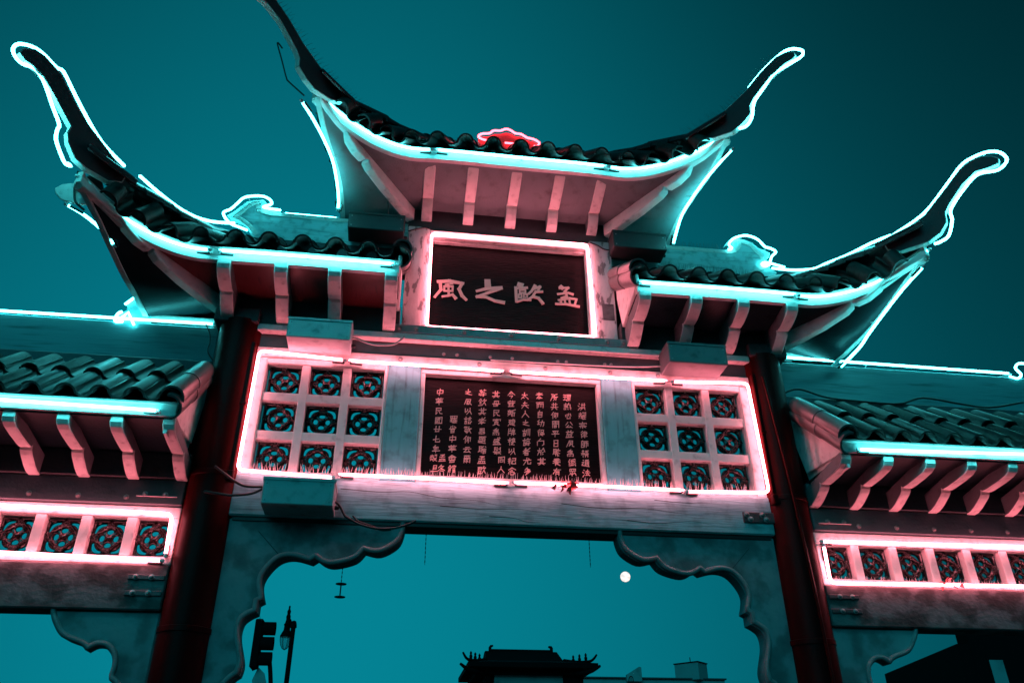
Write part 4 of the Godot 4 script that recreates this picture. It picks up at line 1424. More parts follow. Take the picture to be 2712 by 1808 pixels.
	l2.tube([Vector3(-0.065, 0.036, 0.05), Vector3(0.05, 0.037, 0.05)], 0.011, 8)
	part(cr, "neon_outline", l2.mesh(), M.ruby)

func build_boxes() -> void:
	var specs := [
		[-1.962, -1.430, 5.075, 5.262, -0.02, 0.245, "box_grey", "grey transformer box under the middle roof left of the name board, lower side lit pink"],
		[1.375, 1.922, 5.068, 5.268, -0.02, 0.255, "box_dark", "grey transformer box under the middle roof right of the name board, conduit at its side"],
		[-1.960, -1.425, 3.622, 3.827, -0.03, 0.243, "box_grey", "grey transformer box on the lintel below the left lattice"],
		[-1.58, -1.055, 6.378, 6.562, -0.12, 0.11, "box_black", "black sheet-metal box beside the name board on its left, under the top roof"],
		[1.0, 1.545, 6.42, 6.615, -0.12, 0.105, "box_black", "black sheet-metal box beside the name board on its right, under the top roof"]]
	for q in specs:
		var at := Vector3((q[0] + q[1]) / 2, q[2], (q[4] + q[5]) / 2)
		var o := thing("transformer_box", q[7], "transformer box", at, "neon transformer boxes")
		var b := MB.new()
		var w: float = q[1] - q[0]
		var h: float = q[3] - q[2]
		var d: float = q[5] - q[4]
		b.box(Vector3(0, h / 2, 0), Vector3(w, h, d), 0.006)
		part(o, "case", b.mesh(), M[q[6]])
		var lid := MB.new()
		lid.span(-w / 2 - 0.006, w / 2 + 0.006, h - 0.02, h + 0.006, -d / 2 - 0.004, d / 2 + 0.006, 0.003)
		part(o, "lid", lid.mesh(), M[q[6]])
		for k in 4:
			var s := MB.new()
			s.lathe([Vector2(0.006, 0), Vector2(0.005, 0.004), Vector2(0, 0.005)], 8)
			part(o, "screw", s.mesh(), M.bolt, Transform3D(Basis(Vector3.RIGHT, PI / 2), Vector3((w / 2 - 0.03) * (1 if k % 2 else -1), 0.03 if k < 2 else h - 0.045, d / 2 + 0.001)))
		var g := MB.new()
		g.tube([Vector3(w / 2, 0.05, -d * 0.2), Vector3(w / 2 + 0.03, 0.05, -d * 0.2)], 0.016, 10)
		part(o, "cable_gland", g.mesh(), M.cable)

func P3(s: String, z: float) -> Array:
	var out := []
	for p in V2(s): out.append(Vector3(p.x, p.y, z))
	return out

func build_neon() -> void:
	var fr := "pink tubes framing the lattice panel"
	var F := Vector3(0, 0, 1)
	# frame of the central panel in six sections
	tube_thing("pink neon tube bent round the left lattice's outer corners", rounded(P3("-147,500 -220,504.5 -221,396 -145.5,393", 0.02), 0.05), M.pink, fr)
	tube_thing("pink neon tube bent round the right lattice's outer corners", rounded(P3("146,499 219,502.5 221.5,397 147,394.5", 0.02), 0.05), M.pink, fr)
	tube_thing("straight pink neon tube above the left half of the inscription board", P3("-144,500 -75,499.5 -9,499", 0.02), M.pink, fr, 0.0122, true, F, 0.4)
	tube_thing("straight pink neon tube above the right half of the inscription board", P3("-3,499 70,499 141,499.5", 0.02), M.pink, fr, 0.0122, true, F, 0.4)
	tube_thing("straight pink neon tube below the left half of the inscription board", P3("-142,396 -70,396 -5,395", 0.02), M.pink, fr, 0.0122, true, F, 0.4)
	tube_thing("straight pink neon tube below the right half of the inscription board", P3("0,395.5 70,396 145,395.5", 0.02), M.pink, fr, 0.0122, true, F, 0.4)
	# frame of the name board
	tube_thing("pink neon tube framing the four-character name board", rounded(P3("-10,543.6 -78.4,543.2 -78.4,650 77,651.5 79,544.5 -9,543.6", -0.035), 0.04), M.pink, "", 0.0122, false, F)
	# side bays
	tube_thing("pink neon tube framing the breeze-block strip left of the left column", rounded(P3("-263,323.5 -300,324.5 -440,327", 0.0) , 0.04), M.pink, "pink tubes of the side bays")
	tube_thing("pink neon tube above and at the inner end of the left breeze-block strip", rounded(P3("-440,361.5 -263.5,359 -262,326.5", 0.0), 0.05), M.pink, "pink tubes of the side bays")
	tube_thing("pink neon tube above the breeze-block strip right of the right column", P3("261,356.5 360,357.5 500,359", 0.0), M.pink, "pink tubes of the side bays")
	tube_thing("pink neon tube at the inner end and below the right breeze-block strip", rounded(P3("263,354 262.4,322 500,325", 0.0), 0.05), M.pink, "pink tubes of the side bays")
	# cyan tubes along the eaves
	var eg := "cyan tubes along the eaves"
	var off := func(f: Callable, x0: float, x1: float, dy: float, n: int) -> Array:
		var out := []
		for i in n + 1:
			var x := lerpf(x0, x1, float(i) / n)
			out.append(f.call(x) + Vector3(0, dy, 0.018))
		return out
	tube_thing("cyan neon tube on the straight middle of the top roof's eave", off.call(upper_front, -0.80, 0.85, 0.012, 8), M.cyan, eg, 0.0122, true, F, 0.3)
	tube_thing("curved cyan neon tube on the left corner of the top roof's eave", off.call(upper_front, -1.89, -0.84, 0.012, 24), M.cyan, eg)
	tube_thing("curved cyan neon tube on the right corner of the top roof's eave", off.call(upper_front, 0.88, 1.90, 0.012, 24), M.cyan, eg)
	tube_thing("straight cyan neon tube on the eave left of the name board", off.call(mid_front, -2.56, -1.11, 0.0, 8), M.cyan, eg, 0.0122, true, F, 0.3)
	tube_thing("straight cyan neon tube on the eave right of the name board", off.call(mid_front, 1.07, 2.55, 0.01, 8), M.cyan, eg, 0.0122, true, F, 0.3)
	tube_thing("curved cyan neon tube on the upturned corner of the left middle roof", off.call(mid_front, -3.57, -2.63, 0.0, 26), M.cyan, eg)
	tube_thing("curved cyan neon tube on the upturned corner of the right middle roof", off.call(mid_front, 2.57, 3.58, 0.0, 26), M.cyan, eg)
	tube_thing("straight cyan neon tube on the low eave left of the left column", P3("-440,415.5 -350,414 -268.5,412.5", 0.70), M.cyan, eg, 0.0122, true, F, 0.25)
	tube_thing("straight cyan neon tube on the low eave right of the right column", P3("269,411 350,413 500,417", 0.70), M.cyan, eg, 0.0122, true, F, 0.25)
	# side eaves: the tubes hang a hand below the edge
	var low := func(pts: Array) -> Array:
		var out := []
		for p in pts: out.append(p + (Vector3(-0.94, 1.6, 6.28) - p) * 0.02)
		return out
	var sg := "cyan tubes along the side eaves"
	tube_thing("cyan neon tube down the left side eave of the top roof", smooth(low.call([Vector3(-1.985, 6.87, 1.17), Vector3(-1.90, 6.86, 0.98), Vector3(-1.82, 6.85, 0.76), Vector3(-1.75, 6.84, 0.5), Vector3(-1.72, 6.83, 0.22), Vector3(-1.705, 6.77, 0.02), Vector3(-1.70, 6.63, 0.03)]), 5), M.cyan, sg, 0.0122, true, Vector3(-1, 0, 0))
	tube_thing("cyan neon tube down the right side eave of the top roof", smooth(low.call([Vector3(1.925, 6.92, 1.07), Vector3(1.845, 6.90, 0.82), Vector3(1.785, 6.875, 0.6), Vector3(1.745, 6.85, 0.4), Vector3(1.72, 6.83, 0.2), Vector3(1.71, 6.77, 0.05), Vector3(1.70, 6.66, -0.11)]), 5), M.cyan, sg, 0.0122, true, Vector3(1, 0, 0))
	tube_thing("cyan neon tube down the side eave of the left middle roof", smooth(low.call([Vector3(-3.735, 5.84, 0.80), Vector3(-3.60, 5.80, 0.72), Vector3(-3.46, 5.73, 0.60), Vector3(-3.38, 5.655, 0.53)]), 5), M.cyan, sg, 0.0122, true, Vector3(-1, 0, 0))
	tube_thing("cyan neon tube down the side eave of the right middle roof", smooth(low.call([Vector3(3.57, 5.797, 0.99), Vector3(3.48, 5.70, 0.80), Vector3(3.416, 5.609, 0.615), Vector3(3.345, 5.48, 0.31), Vector3(3.325, 5.42, 0.15), Vector3(3.30, 5.385, -0.2)]), 5), M.cyan, sg, 0.0122, true, Vector3(1, 0, 0))
	# horns
	var lh := V2("8.2,591 6,590.5 9,590 13,596.6 17.2,605.9 18.2,614.8 18.3,620.3 24.3,632.3 33.3,650.6 39.5,655.4 44.6,653 49.1,655.5 51.3,661.1 49.8,668.4 43.7,673.6 37.4,673.4 29.5,668.9 25.5,669.2 17.3,656.7 6.4,640.8 -5.4,626.6 -20.4,617.6")
	tube_thing("cyan neon tube looped round the horn of the left middle roof", smooth(diag_pts(lh, -1.0, 3.53, 1.13), 3), M.cyan, "", 0.0122, false)
	var rh := V2("5.2,589.7 9,590 14,593.4 18.4,607.2 19.8,618.5 31.1,635.1 40.1,643.4 50.5,640.3 56.8,646.7 55,657 48.8,662.6 40.1,662.6 33.1,659.1 23.1,646.2 4.9,624.1 -15.5,613.5")
	tube_thing("cyan neon tube looped round the horn of the right middle roof", smooth(diag_pts(rh, 1.0, 3.53, 1.13), 4), M.cyan, "", 0.0122, false)
	var uh := V2("5,700 10,699.5 14.5,707 17.7,722.1 25,733 33.6,744 44,746.6 52.1,748.6 54,753 52.6,757.4 47.6,763.3 41.2,764 28,755 16,742")
	tube_thing("cyan neon tube looped round the right horn of the top roof", smooth(diag_pts(uh, 1.0, 1.88, 1.19), 4), M.cyan, "", 0.0122, false)
	# hips of the middle roofs
	var hl := V2("-30,617 -31.6,616.3 -42.5,612 -56.7,608.5 -69.1,609.3 -81.2,615 -94.8,625.9")
	tube_thing("curved cyan neon tube along the hip of the left middle roof", smooth(diag_pts(hl, -1.0, 3.53, 1.13), 4), M.cyan, "", 0.0122, false)
	var hr := V2("-17,614 -29.1,613.3 -45.1,609.7 -59.6,608.7 -68.6,607.9 -82.7,615.2 -95,625")
	tube_thing("curved cyan neon tube along the hip of the right middle roof", smooth(diag_pts(hr, 1.0, 3.53, 1.13), 4), M.cyan, "", 0.0115, false)
	# scroll outlines
	tube_thing("cyan neon tube outlining the scroll on the left ridge board", smooth(P3("-254,644 -262,647 -270,650 -276,656 -279.1,663.1 -273,668 -268,676 -262,684 -247.7,687.2 -239,684 -236,678.8 -240,676 -243.6,673.8 -238,672.5 -226.7,671.6", -0.15), 4), M.cyan, "", 0.0115, false)
	tube_thing("cyan neon tube outlining the scroll on the right ridge board", smooth(P3("232,670 236.5,672 233.6,676.7 240,685 251.4,690.1 260,690 267.9,686 273.8,677.9 280,676 285,671.8 279,665 274.7,655.2 270,652.5 266.2,654.4 272,657 291.2,652.6", -0.15), 4), M.cyan, "", 0.0115, false)
	# ridges
	tube_thing("cyan neon tube on the top edge of the left ridge board", P3("-224.6,671.8 -197,671.6 -170.8,671.4", -0.2), M.cyan, "", 0.0122, true, Vector3(0, 1, 0))
	tube_thing("cyan neon tube on the low ridge left of the left column", P3("-460,539 -350,539.5 -266,540", -0.19), M.cyan, "low ridge tubes", 0.0122, true, Vector3(0, 0.4, 1))
	tube_thing("cyan neon tube on the low ridge right of the right column", P3("270,545.6 360,545 516,544.3", -0.19), M.cyan, "low ridge tubes", 0.0122, true, Vector3(0, 0.4, 1))
	tube_thing("short cyan neon tube on the top ridge left of the red crest", P3("-56,790 -47,793.5 -40.5,796", -0.18), M.cyan, "", 0.0115, false)
	tube_thing("curled cyan neon tube at the right end of the right low ridge", smooth(P3("514,541 522,539 528,544 524,551 530,557 540,557", -0.19), 4), M.cyan, "", 0.0115, false)
	tube_thing("small cyan neon scroll outline on the left low ridge", smooth(P3("-344,536 -350.5,536 -350,543.5 -347,546", -0.185), 4), M.cyan, "pieces of the small scroll tube", 0.012, false)
	tube_thing("peaked piece of cyan neon tube before the small left scroll", P3("-347,537 -341,545 -333.6,532.6", -0.17), M.cyan, "pieces of the small scroll tube", 0.012, false)
	tube_thing("arched piece of cyan neon tube over the small left scroll", smooth(P3("-346,554 -341,560 -338.6,562.6 -335,560 -327.6,552", -0.185), 3), M.cyan, "pieces of the small scroll tube", 0.012, false)
	# the small scroll board itself
	var sb := MB.new()
	sb.extrude(V2("-352,534 -350,544 -344,549 -345,556 -338.6,560 -328,551 -322,545 -322,536"), 0.04, 0.004)
	part(gate, "scroll_board", sb.mesh(), M.wood_h, Transform3D(Basis(), Vector3(0, 0, -0.22)))

func cable(label: String, pts: Array, r: float, m: Material, group := "", cat := "cable") -> void:
	var b := MB.new()
	b.tube(smooth(pts, 5), r, 6)
	solo("cable", b.mesh(), m, label, cat, group)

func build_cables() -> void:
	cable("pale conduit curving from the left upper transformer box to the ledge", P3("-143,518 -139,518 -130,514.5 -121,513 -106,515 -98,523", 0.1), 0.009, M.conduit)
	cable("pale conduit along the header to the right transformer box", P3("-20,510.5 32,511 92,512 124,514 142,516", 0.005), 0.008, M.conduit)
	cable("black cable sagging from the left column to the lowest transformer box", P3("-196,379 -211,379 -220,383 -226,387 -236,394", 0.13), 0.010, M.cable)
	cable("second black cable looped under the first at the left column", P3("-196,378 -205,373 -218,371 -223,371 -240,373", 0.14), 0.010, M.cable)
	cable("black cable dropping from the lowest transformer box to the spandrel", P3("-143,372 -139,369 -134,361 -131,359 -123,355 -111,352 -99,352 -87,355 -79,359", 0.06), 0.009, M.cable)
	cable("shorter black cable tucked behind the drop under the lintel", P3("-128,362 -123,357.5 -113,354.5 -105,351.5 -98,352", 0.03), 0.007, M.cable)
	cable("long wavy black cable under the ridge board of the right bay", P3("260,501 276,506 303,499 339,497 376,497 403,505 440,501 471,499 510,507", -0.1), 0.010, M.cable)
	cable("black cable hanging from the right low ridge tube", P3("264,543 262.5,531 262,518 260,501", -0.14), 0.009, M.cable)
	cable("thin black cable down the end of the left ridge board", P3("-273,537 -268,527 -266.5,518 -266,508 -254,494", -0.15), 0.006, M.cable)
	var tip := [Vector3(-3.54, 5.92, 0.98), Vector3(-3.60, 5.945, 0.98), Vector3(-3.625, 5.90, 0.97), Vector3(-3.61, 5.80, 0.95), Vector3(-3.58, 5.74, 0.95), Vector3(-3.52, 5.70, 0.92)]
	cable("black lead looped at the tip of the left middle roof", tip, 0.009, M.cable)
	cable("black wire running down the corner of the left middle roof", [Vector3(-3.58, 5.95, 0.98), Vector3(-3.54, 5.87, 0.95), Vector3(-3.46, 5.72, 0.70), Vector3(-3.38, 5.60, 0.5), Vector3(-3.30, 5.50, 0.25)], 0.007, M.cable)
	cable("black wire hanging off the unlit left horn of the top roof", P3("-219,733 -224,739 -217,717 -211,698 -208,693 -194,679", 1.3), 0.007, M.cable)
	cable("black wire dropping to the black box left of the name board", P3("-123,673 -122,666 -122,656", 0.1), 0.007, M.cable)
	cable("thin red pipe down the front of the right column", [Vector3(2.31, 5.06, 0.10), Vector3(2.34, 4.6, 0.11), Vector3(2.372, 4.1, 0.113), Vector3(2.40, 3.5, 0.11), Vector3(2.42, 2.8, 0.108), Vector3(2.42, 1.6, 0.108)], 0.012, M.red_paint, "", "pipe")
	cable("black wire along the top of the name board's right cheek", P3("80,657 88,654 94,650 101,649", -0.06), 0.007, M.cable)
	cable("black wire along the top of the name board's left cheek", P3("-101,652 -95,655 -86,658 -79,657", -0.06), 0.007, M.cable)
	# things hanging from the lintel
	var chains := "chains hanging from the lintel"
	for q in [[-0.696, 3.60, 3.295, "thin rusty chain hanging from the lintel left of its middle"], [0.646, 3.60, 3.32, "thin rusty chain hanging from the lintel right of its middle"]]:
		var b := MB.new()
		for i in 17:
			var y := lerpf(q[1], q[2], i / 17.0)
			b.box(Vector3(q[0], y, -0.15), Vector3(0.007 if i % 2 else 0.003, 0.02, 0.003 if i % 2 else 0.007), 0.001)
		solo("hanging_chain", b.mesh(), M.cable, q[3], "chain", chains)
	var h := thing("hanging_hook", "chain with two small flat discs hanging under the left spandrel", "hanger", Vector3(-1.33, 3.04, -0.15))
	var hb := MB.new()
	for i in 12: hb.box(Vector3(0, 0.105 + 0.016 * i, 0), Vector3(0.007 if i % 2 else 0.003, 0.018, 0.003 if i % 2 else 0.007), 0.001)
	part(h, "chain", hb.mesh(), M.cable)
	for y in [0.0, 0.098]:
		var d := MB.new()
		d.lathe([Vector2(0, y - 0.003), Vector2(0.042, y - 0.002), Vector2(0.042, y + 0.002), Vector2(0, y + 0.003)], 16)
		part(h, "disc", d.mesh(), M.cable)
	var rod := MB.new()
	rod.tube([Vector3(0, 0, 0), Vector3(0, 0.1, 0)], 0.006, 6)
	part(h, "rod", rod.mesh(), M.cable)
	# torn plastic blown against the tubes
	for q in [[0.47, 3.95, 0.035, 26, "red torn plastic caught on the pink tube below the inscription board"], [3.72, 3.255, 0.0, 9, "red torn plastic caught on the lower pink tube of the right bay"]]:
		var o := thing("torn_plastic", q[4], "litter", Vector3(q[0], q[1], q[2]), "torn plastic on the tubes")
		for i in int(q[3]):
			var b := MB.new()
			var p := Vector3(rng.randfn() * 0.06, rng.randf_range(-0.05, 0.03), rng.randf_range(-0.02, 0.02))
			var bs := Basis.from_euler(Vector3(rng.randf() * 6.0, rng.randf() * 6.0, rng.randf() * 6.0))
			var w := rng.randf_range(0.014, 0.026)
			var g := []
			for k in 4: g.append([p + bs * Vector3(-w * (1 - k * 0.2), (k - 1.5) * 0.018, 0.008 * sin(k * 1.7)), p + bs * Vector3(w * (1 - k * 0.2), (k - 1.5) * 0.018, 0.010 * cos(k * 1.3))])
			b.grid(g, bs.z)
			part(o, "scrap", b.mesh(), M.rag)

func spikes(called: String, label: String, spots: Array, h: float, r: float, m: Material) -> void:
	# spots: [base, direction]
	var b := MB.new()
	for q in spots:
		for k in 2:
			var d: Vector3 = (q[1] + Vector3(rng.randf_range(-0.25, 0.25), rng.randf_range(-0.1, 0.1), rng.randf_range(-0.15, 0.25))).normalized()
			b.tube([q[0], q[0] + d * h * rng.randf_range(0.7, 1.1)], r, 3, r * 0.35)
	solo(called, b.mesh(), m, label, "bird spikes", "", "stuff")

func build_spikes() -> void:
	var a := []
	for i in 190: a.append([Vector3(lerpf(-2.12, 2.12, i / 189.0) + rng.randf_range(-0.01, 0.01), 3.955, -0.012), Vector3(0, 1, 0.06)])
	spikes("bird_spikes", "row of fine bird spikes along the foot of the central panel", a, 0.088, 0.0024, M.spike)
	var c := []
	for i in 80: c.append([Vector3(lerpf(2.66, 4.6, i / 79.0), 3.218, -0.03), Vector3(0, 1, 0.12)])
	spikes("bird_spikes", "row of fine bird spikes along the right bay's strip", c, 0.07, 0.0024, M.spike)
	var e := []
	for i in 46:
		e.append([Vector3(lerpf(1.6, 2.55, i / 45.0), 6.345, -0.13), Vector3(0, 1, 0.3)])
		e.append([Vector3(lerpf(1.6, 2.4, i / 45.0), 6.71, -0.2), Vector3(0, 1, 0.0)])
	spikes("bird_spikes", "bird spikes on both edges of the right ridge board", e, 0.09, 0.0018, M.dark_spike)
	var g := []
	for s in [-1.0, 1.0]:
		for i in 60:
			var t := lerpf(-0.95, 0.40, i / 59.0)
			var y := lut([Vector2(-1.0, 7.45), Vector2(-0.6, 7.23), Vector2(-0.3, 7.21), Vector2(0.0, 7.27), Vector2(0.17, 7.39), Vector2(0.40, 7.61)], t)
			g.append([Vector3(s * (1.86 + t), y, 1.16 + t), Vector3(-s * 0.5, 0.8, -0.3)])
	spikes("bird_spikes", "bird spikes along the hips and horns of the top roof", g, 0.11, 0.0018, M.dark_spike)
	var f := []
	for i in 60: f.append([Vector3(lerpf(-0.6, 0.6, i / 59.0), 7.80, -0.15), Vector3(0, 1, 0)])
	spikes("bird_spikes", "bird spikes along the top ridge beside the red crest", f, 0.11, 0.0018, M.dark_spike)

# ---------------------------------------------------------------- what stands behind
func build_background() -> void:
	var g := MB.new()
	g.quad(Vector3(-900, 0, 900), Vector3(900, 0, 900), Vector3(900, 0, -900), Vector3(-900, 0, -900))
	solo("ground", g.mesh(), M.ground, "dark asphalt ground running on under the gate", "", "", "structure")
	# moon
	var dir := Vector3(0.285, 0.253, -0.98).normalized()
	var sp := SphereMesh.new()
	sp.radius = 2.05
	sp.height = 4.1
	var mm := mat(Color(0.8, 0.78, 0.76), 1.0)
	mm.emission_enabled = true
	mm.emission = Color(1.0, 0.93, 0.90)
	mm.emission_energy_multiplier = 1.25
	mm.emission_texture = noise_tex(0.012, 4, 77, [[0.0, G(0.62)], [0.4, G(0.8)], [0.6, G(1.0)], [1.0, G(1.0)]], FastNoiseLite.TYPE_SIMPLEX_SMOOTH, 256)
	mm.emission_operator = BaseMaterial3D.EMISSION_OP_MULTIPLY
	var moon := solo("moon", sp, mm, "full white moon low in the opening of the arch", "moon")
	moon.position = Vector3(-0.937, 1.6, 6.276) + dir * 350.0
	# traffic light
	var t := thing("traffic_light", "black three-lamp traffic signal seen from its side through the arch", "traffic light", Vector3(-3.2, 0, -12))
	var b := MB.new()
	b.box(Vector3(-0.45, 4.70, 0), Vector3(0.16, 0.96, 0.30), 0.02)
	part(t, "housing", b.mesh(), M.far_dark)
	var bp := MB.new()
	bp.extrude(V2("-47,525 -42,500 -40,420 -47,417 -54,430 -50,500"), 0.02, 0.003)
	part(t, "backplate", bp.mesh(), M.far_dark)
	for k in 3:
		var v := shell(0.145, 0.26, 0.01, 0.145, 12, PI * 1.55)
		part(t, "visor", v, M.far_dark, Transform3D(Basis(Vector3(0, 0, -1), Vector3(0.0, 1, 0), Vector3(1, 0, 0)), Vector3(-0.38, 4.40 + 0.30 * k, 0)))
	var arm := MB.new()
	arm.tube(smooth([Vector3(-0.20, 4.52, 0), Vector3(-0.16, 4.40, 0), Vector3(-0.08, 4.0, 0), Vector3(0.0, 3.4, 0), Vector3(0.05, 2.0, 0), Vector3(0.06, 0.0, 0)], 4), 0.045, 10)
	part(t, "pole", arm.mesh(), M.far_dark)
	var sg := MB.new()
	sg.extrude(V2("-36,425 -22,413 -14,390 -40,378 -45,400"), 0.012, 0.002)
	sg.tube([Vector3(-0.36, 4.23, 0), Vector3(-0.36, 4.34, 0)], 0.006, 5)
	var hs := solo("hanging_sign", sg.mesh(), M.far_white, "pale angular sign hung below the traffic signal, seen from behind", "sign")
	hs.position = Vector3(-3.2, 0, -12)
	# street lamp
	var l := thing("street_lamp", "old-fashioned street lamp with an unlit glass globe beside the traffic signal", "street lamp", Vector3(-3.18, 0, -14))
	var pb := MB.new()
	pb.lathe([Vector2(0.0, 0), Vector2(0.16, 0), Vector2(0.15, 0.5), Vector2(0.085, 0.7), Vector2(0.06, 1.2), Vector2(0.055, 5.4), Vector2(0.08, 5.42), Vector2(0.07, 5.5), Vector2(0.05, 5.56), Vector2(0, 5.58)], 14)
	part(l, "pole", pb.mesh(), M.far_dark)
	var hd := MB.new()
	hd.lathe([Vector2(0.135, 5.20), Vector2(0.14, 5.23), Vector2(0.10, 5.31), Vector2(0.075, 5.36), Vector2(0.07, 5.45), Vector2(0.085, 5.48), Vector2(0.06, 5.52), Vector2(0.045, 5.60), Vector2(0.055, 5.66), Vector2(0.035, 5.72), Vector2(0.045, 5.78), Vector2(0.02, 5.84), Vector2(0.022, 5.90), Vector2(0, 5.92)], 16, Vector3(-0.14, 0, 0))
	hd.tube(smooth([Vector3(0, 5.3, 0), Vector3(-0.05, 5.5, 0), Vector3(-0.12, 5.62, 0), Vector3(-0.14, 5.5, 0)], 5), 0.025, 8)
	part(l, "lamp_hood", hd.mesh(), M.far_dark)
	var gl := MB.new()
	gl.lathe([Vector2(0.0, 4.92), Vector2(0.05, 4.945), Vector2(0.095, 5.02), Vector2(0.12, 5.12), Vector2(0.125, 5.20)], 16, Vector3(-0.14, 0, 0))
	var glass := mat(Color(0.55, 0.6, 0.62), 0.1)
	glass.transparency = BaseMaterial3D.TRANSPARENCY_ALPHA
	glass.albedo_color.a = 0.35
	var globe := part(l, "glass_globe", gl.mesh(), glass)
	for k in 6:
		var an := TAU * k / 6.0
		var rb := MB.new()
		var rp := []
		for q in [Vector2(0.0, 4.915), Vector2(0.055, 4.945), Vector2(0.10, 5.02), Vector2(0.125, 5.12), Vector2(0.13, 5.20)]: rp.append(Vector3(-0.14 + q.x * cos(an), q.y, q.x * sin(an)))
		rb.tube(rp, 0.006, 5)
		part(globe, "rib", rb.mesh(), M.far_dark)
	# gate tower across the street
	var w := thing("gate_tower", "dark tiled roof of a distant gate tower with white band below its eaves", "building", Vector3(6.6, 0, -42))
	var wl := MB.new()
	wl.span(-1.78, 1.98, 0, 8.10, -2.2, 2.0, 0.02)
	part(w, "wall", wl.mesh(), M.far_white)
	for s in [-1.0, 1.0]:
		var pp := MB.new()
		pp.span(s * 2.0 - 0.25 if s < 0.0 else 1.98, s * 2.0 if s < 0.0 else 3.1, 0, 8.10, -2.3, 2.1, 0.02)
		part(w, "pier", pp.mesh(), M.far_dark)
	var bk := MB.new()
	bk.span(-2.8, 3.1, 8.10, 8.5, -2.6, 2.4, 0.02)
	part(w, "bracket_band", bk.mesh(), M.far_dark)
	var rf := MB.new()
	var e := [Vector3(-3.3, 8.62, 3.0), Vector3(3.75, 8.62, 3.0), Vector3(3.75, 8.62, -3.2), Vector3(-3.3, 8.62, -3.2)]
	var tt := [Vector3(-2.15, 8.95, 1.3), Vector3(2.2, 8.95, 1.3), Vector3(2.2, 8.95, -1.5), Vector3(-2.15, 8.95, -1.5)]
	for k in 4:
		var j := (k + 1) % 4
		rf.qo(e[k], e[j], tt[j], tt[k], Vector3(0, 1, 0))
		rf.qo(e[k] - Vector3(0, 0.25, 0), e[j] - Vector3(0, 0.25, 0), e[j], e[k], (e[k] + e[j]) / 2 - Vector3(0.2, 8.62, -0.1))
	rf.qo(e[0] - Vector3(0, 0.25, 0), e[1] - Vector3(0, 0.25, 0), e[2] - Vector3(0, 0.25, 0), e[3] - Vector3(0, 0.25, 0), Vector3.DOWN)
	var ga := [Vector3(-2.15, 8.93, 1.32), Vector3(2.2, 8.93, 1.32), Vector3(2.05, 9.62, 0.15), Vector3(-2.08, 9.62, 0.15)]
	rf.qo(ga[0], ga[1], ga[2], ga[3], Vector3(0, 1, 1))
	var gb := [Vector3(-2.15, 8.93, -1.52), Vector3(2.2, 8.93, -1.52), Vector3(2.05, 9.62, -0.35), Vector3(-2.08, 9.62, -0.35)]
	rf.qo(gb[0], gb[1], gb[2], gb[3], Vector3(0, 1, -1))
	for s in [0, 1]: rf.qo(ga[s], gb[s], gb[3 - s], ga[3 - s], Vector3(-1 if s == 0 else 1, 0.1, 0))
	rf.span(-1.80, 1.76, 9.55, 9.74, -0.25, 0.1, 0.02)
	var roof := part(w, "roof", rf.mesh(), M.far_dark)
	for s in [-1.0, 1.0]:
		var o := MB.new()
		o.extrude(V2("0,950 14,950 14,972 16,985 26,990 24,997 8,996 0,985"), 0.2, 0.01)
		part(roof, "ridge_ornament", o.mesh(), M.far_dark, Transform3D(Basis(Vector3(-s, 0, 0), Vector3.UP, Vector3(0, 0, -s)), Vector3(s * 1.86, 0.0, -0.05)))
		var cn := MB.new()
		cn.tube(smooth([Vector3(s * 2.2, 8.93, 1.4), Vector3(s * 2.8, 8.74, 2.3), Vector3(s * 3.35, 8.72, 3.0), Vector3(s * 3.62, 9.0, 3.3)], 5), 0.13, 8, 0.05)
		part(roof, "hip_ridge", cn.mesh(), M.far_dark)
		for k in 3:
			var fg := MB.new()
			var bp2 := Vector3(s * (2.6 + 0.27 * k), 8.82, 2.0 + 0.36 * k)
			fg.lathe([Vector2(0.07, -0.1), Vector2(0.09, 0.1), Vector2(0.05, 0.18), Vector2(0.07, 0.26), Vector2(0.02, 0.34), Vector2(0, 0.36)], 8, bp2)
			part(roof, "roof_figure", fg.mesh(), M.far_dark)
		var lo := MB.new()
		lo.tube(smooth([Vector3(s * 2.4, 8.2, 2.2), Vector3(s * 3.2, 8.16, 3.0), Vector3(s * 3.75, 8.42, 3.4)], 4), 0.16, 8, 0.07)
		part(roof, "lower_corner", lo.mesh(), M.far_dark)
	# pale low building with a stepped sign parapet
	var c := thing("low_building", "pale flat-roofed building far behind with a raised sign parapet", "building", Vector3(16, 0, -52))
	var cb := MB.new()
	cb.span(-6.5, 6.0, 0, 9.42, -8, 1.6, 0.03)
	part(c, "wall", cb.mesh(), M.far_white)
	var cp := MB.new()
	cp.span(-6.6, 6.1, 9.42, 9.52, -8.1, 1.75, 0.02)
	part(c, "roof_edge", cp.mesh(), M.far_grey)
	var pa := MB.new()
	pa.extrude(V2("-101,920 -101,963 -12,1013 3,1010 3,920"), 0.3, 0.02)
	var par := part(c, "sign_parapet", pa.mesh(), M.far_white, Transform3D(Basis(), Vector3(0, 0, 1.95)))
	var em := MB.new()
	em.tube(smooth([Vector3(-0.92, 9.15, 0.17), Vector3(-0.88, 9.4, 0.17), Vector3(-0.74, 9.52, 0.17), Vector3(-0.62, 9.4, 0.17), Vector3(-0.62, 9.15, 0.17)], 4), 0.025, 6)
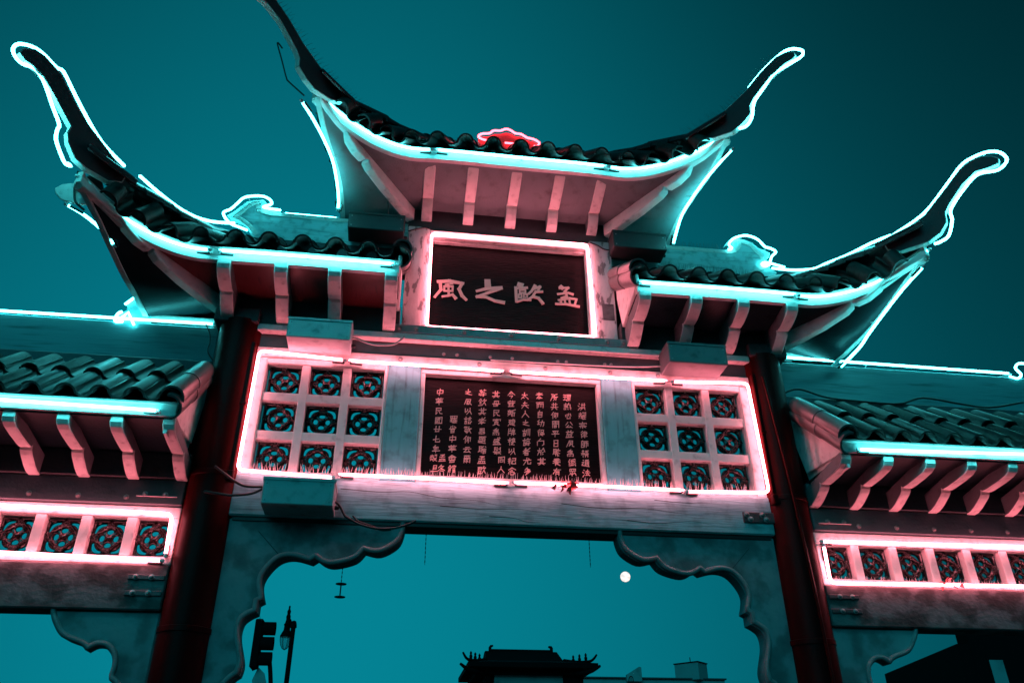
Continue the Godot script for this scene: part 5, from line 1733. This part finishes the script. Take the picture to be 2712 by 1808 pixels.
	em.tube([Vector3(-0.76, 9.15, 0.17), Vector3(-0.75, 9.42, 0.17)], 0.022, 6)
	part(par, "emblem", em.mesh(), M.far_dark)
	var tw := thing("roof_tower", "small grey stair tower with dark rim on the pale flat roof", "building", Vector3(19.9, 9.4, -51))
	var tb := MB.new()
	tb.box(Vector3(0, 0.55, 0), Vector3(1.35, 1.1, 1.8), 0.02, Basis(Vector3.UP, 0.75))
	part(tw, "wall", tb.mesh(), M.far_white)
	var tr := MB.new()
	tr.box(Vector3(0, 1.12, 0), Vector3(1.45, 0.07, 1.9), 0.01, Basis(Vector3.UP, 0.75))
	part(tw, "roof_edge", tr.mesh(), M.far_dark)
	var an2 := MB.new()
	an2.tube([Vector3(-0.1, 1.1, 0.3), Vector3(-0.1, 1.5, 0.3)], 0.03, 6)
	part(tw, "antenna", an2.mesh(), M.far_dark)
	# dark building at the right under the side bay
	var d := thing("dark_building", "dark building behind the right side bay with one pale window", "building", Vector3(22, 0, -28))
	var db := MB.new()
	var q0 := [Vector3(-0.3, 0, 3), Vector3(1.2, 0, -5), Vector3(2.2, 0, -5), Vector3(0.30, 0, 3)]
	for k in 4:
		var j := (k + 1) % 4
		db.qo(q0[k], q0[j], q0[j] + Vector3(0, 7.4, 0), q0[k] + Vector3(0, 7.4, 0), (q0[k] + q0[j]) / 2 - Vector3(0.85, 0, -1))
	db.qo(q0[0] + Vector3(0, 7.4, 0), q0[1] + Vector3(0, 7.4, 0), q0[2] + Vector3(0, 7.4, 0), q0[3] + Vector3(0, 7.4, 0), Vector3.UP)
	db.span(0.24, 9.0, 0, 9.5, 2.3, 3.03, 0.02)
	part(d, "wall", db.mesh(), M.far_dark)
	var wn := MB.new()
	wn.span(0.80, 1.56, 5.5, 7.02, 3.03, 3.06, 0.005)
	var win := part(d, "window", wn.mesh(), M.far_dark)
	var pn := MB.new()
	pn.span(0.88, 1.48, 5.6, 6.80, 3.061, 3.075, 0.003)
	part(win, "pane", pn.mesh(), M.far_white)
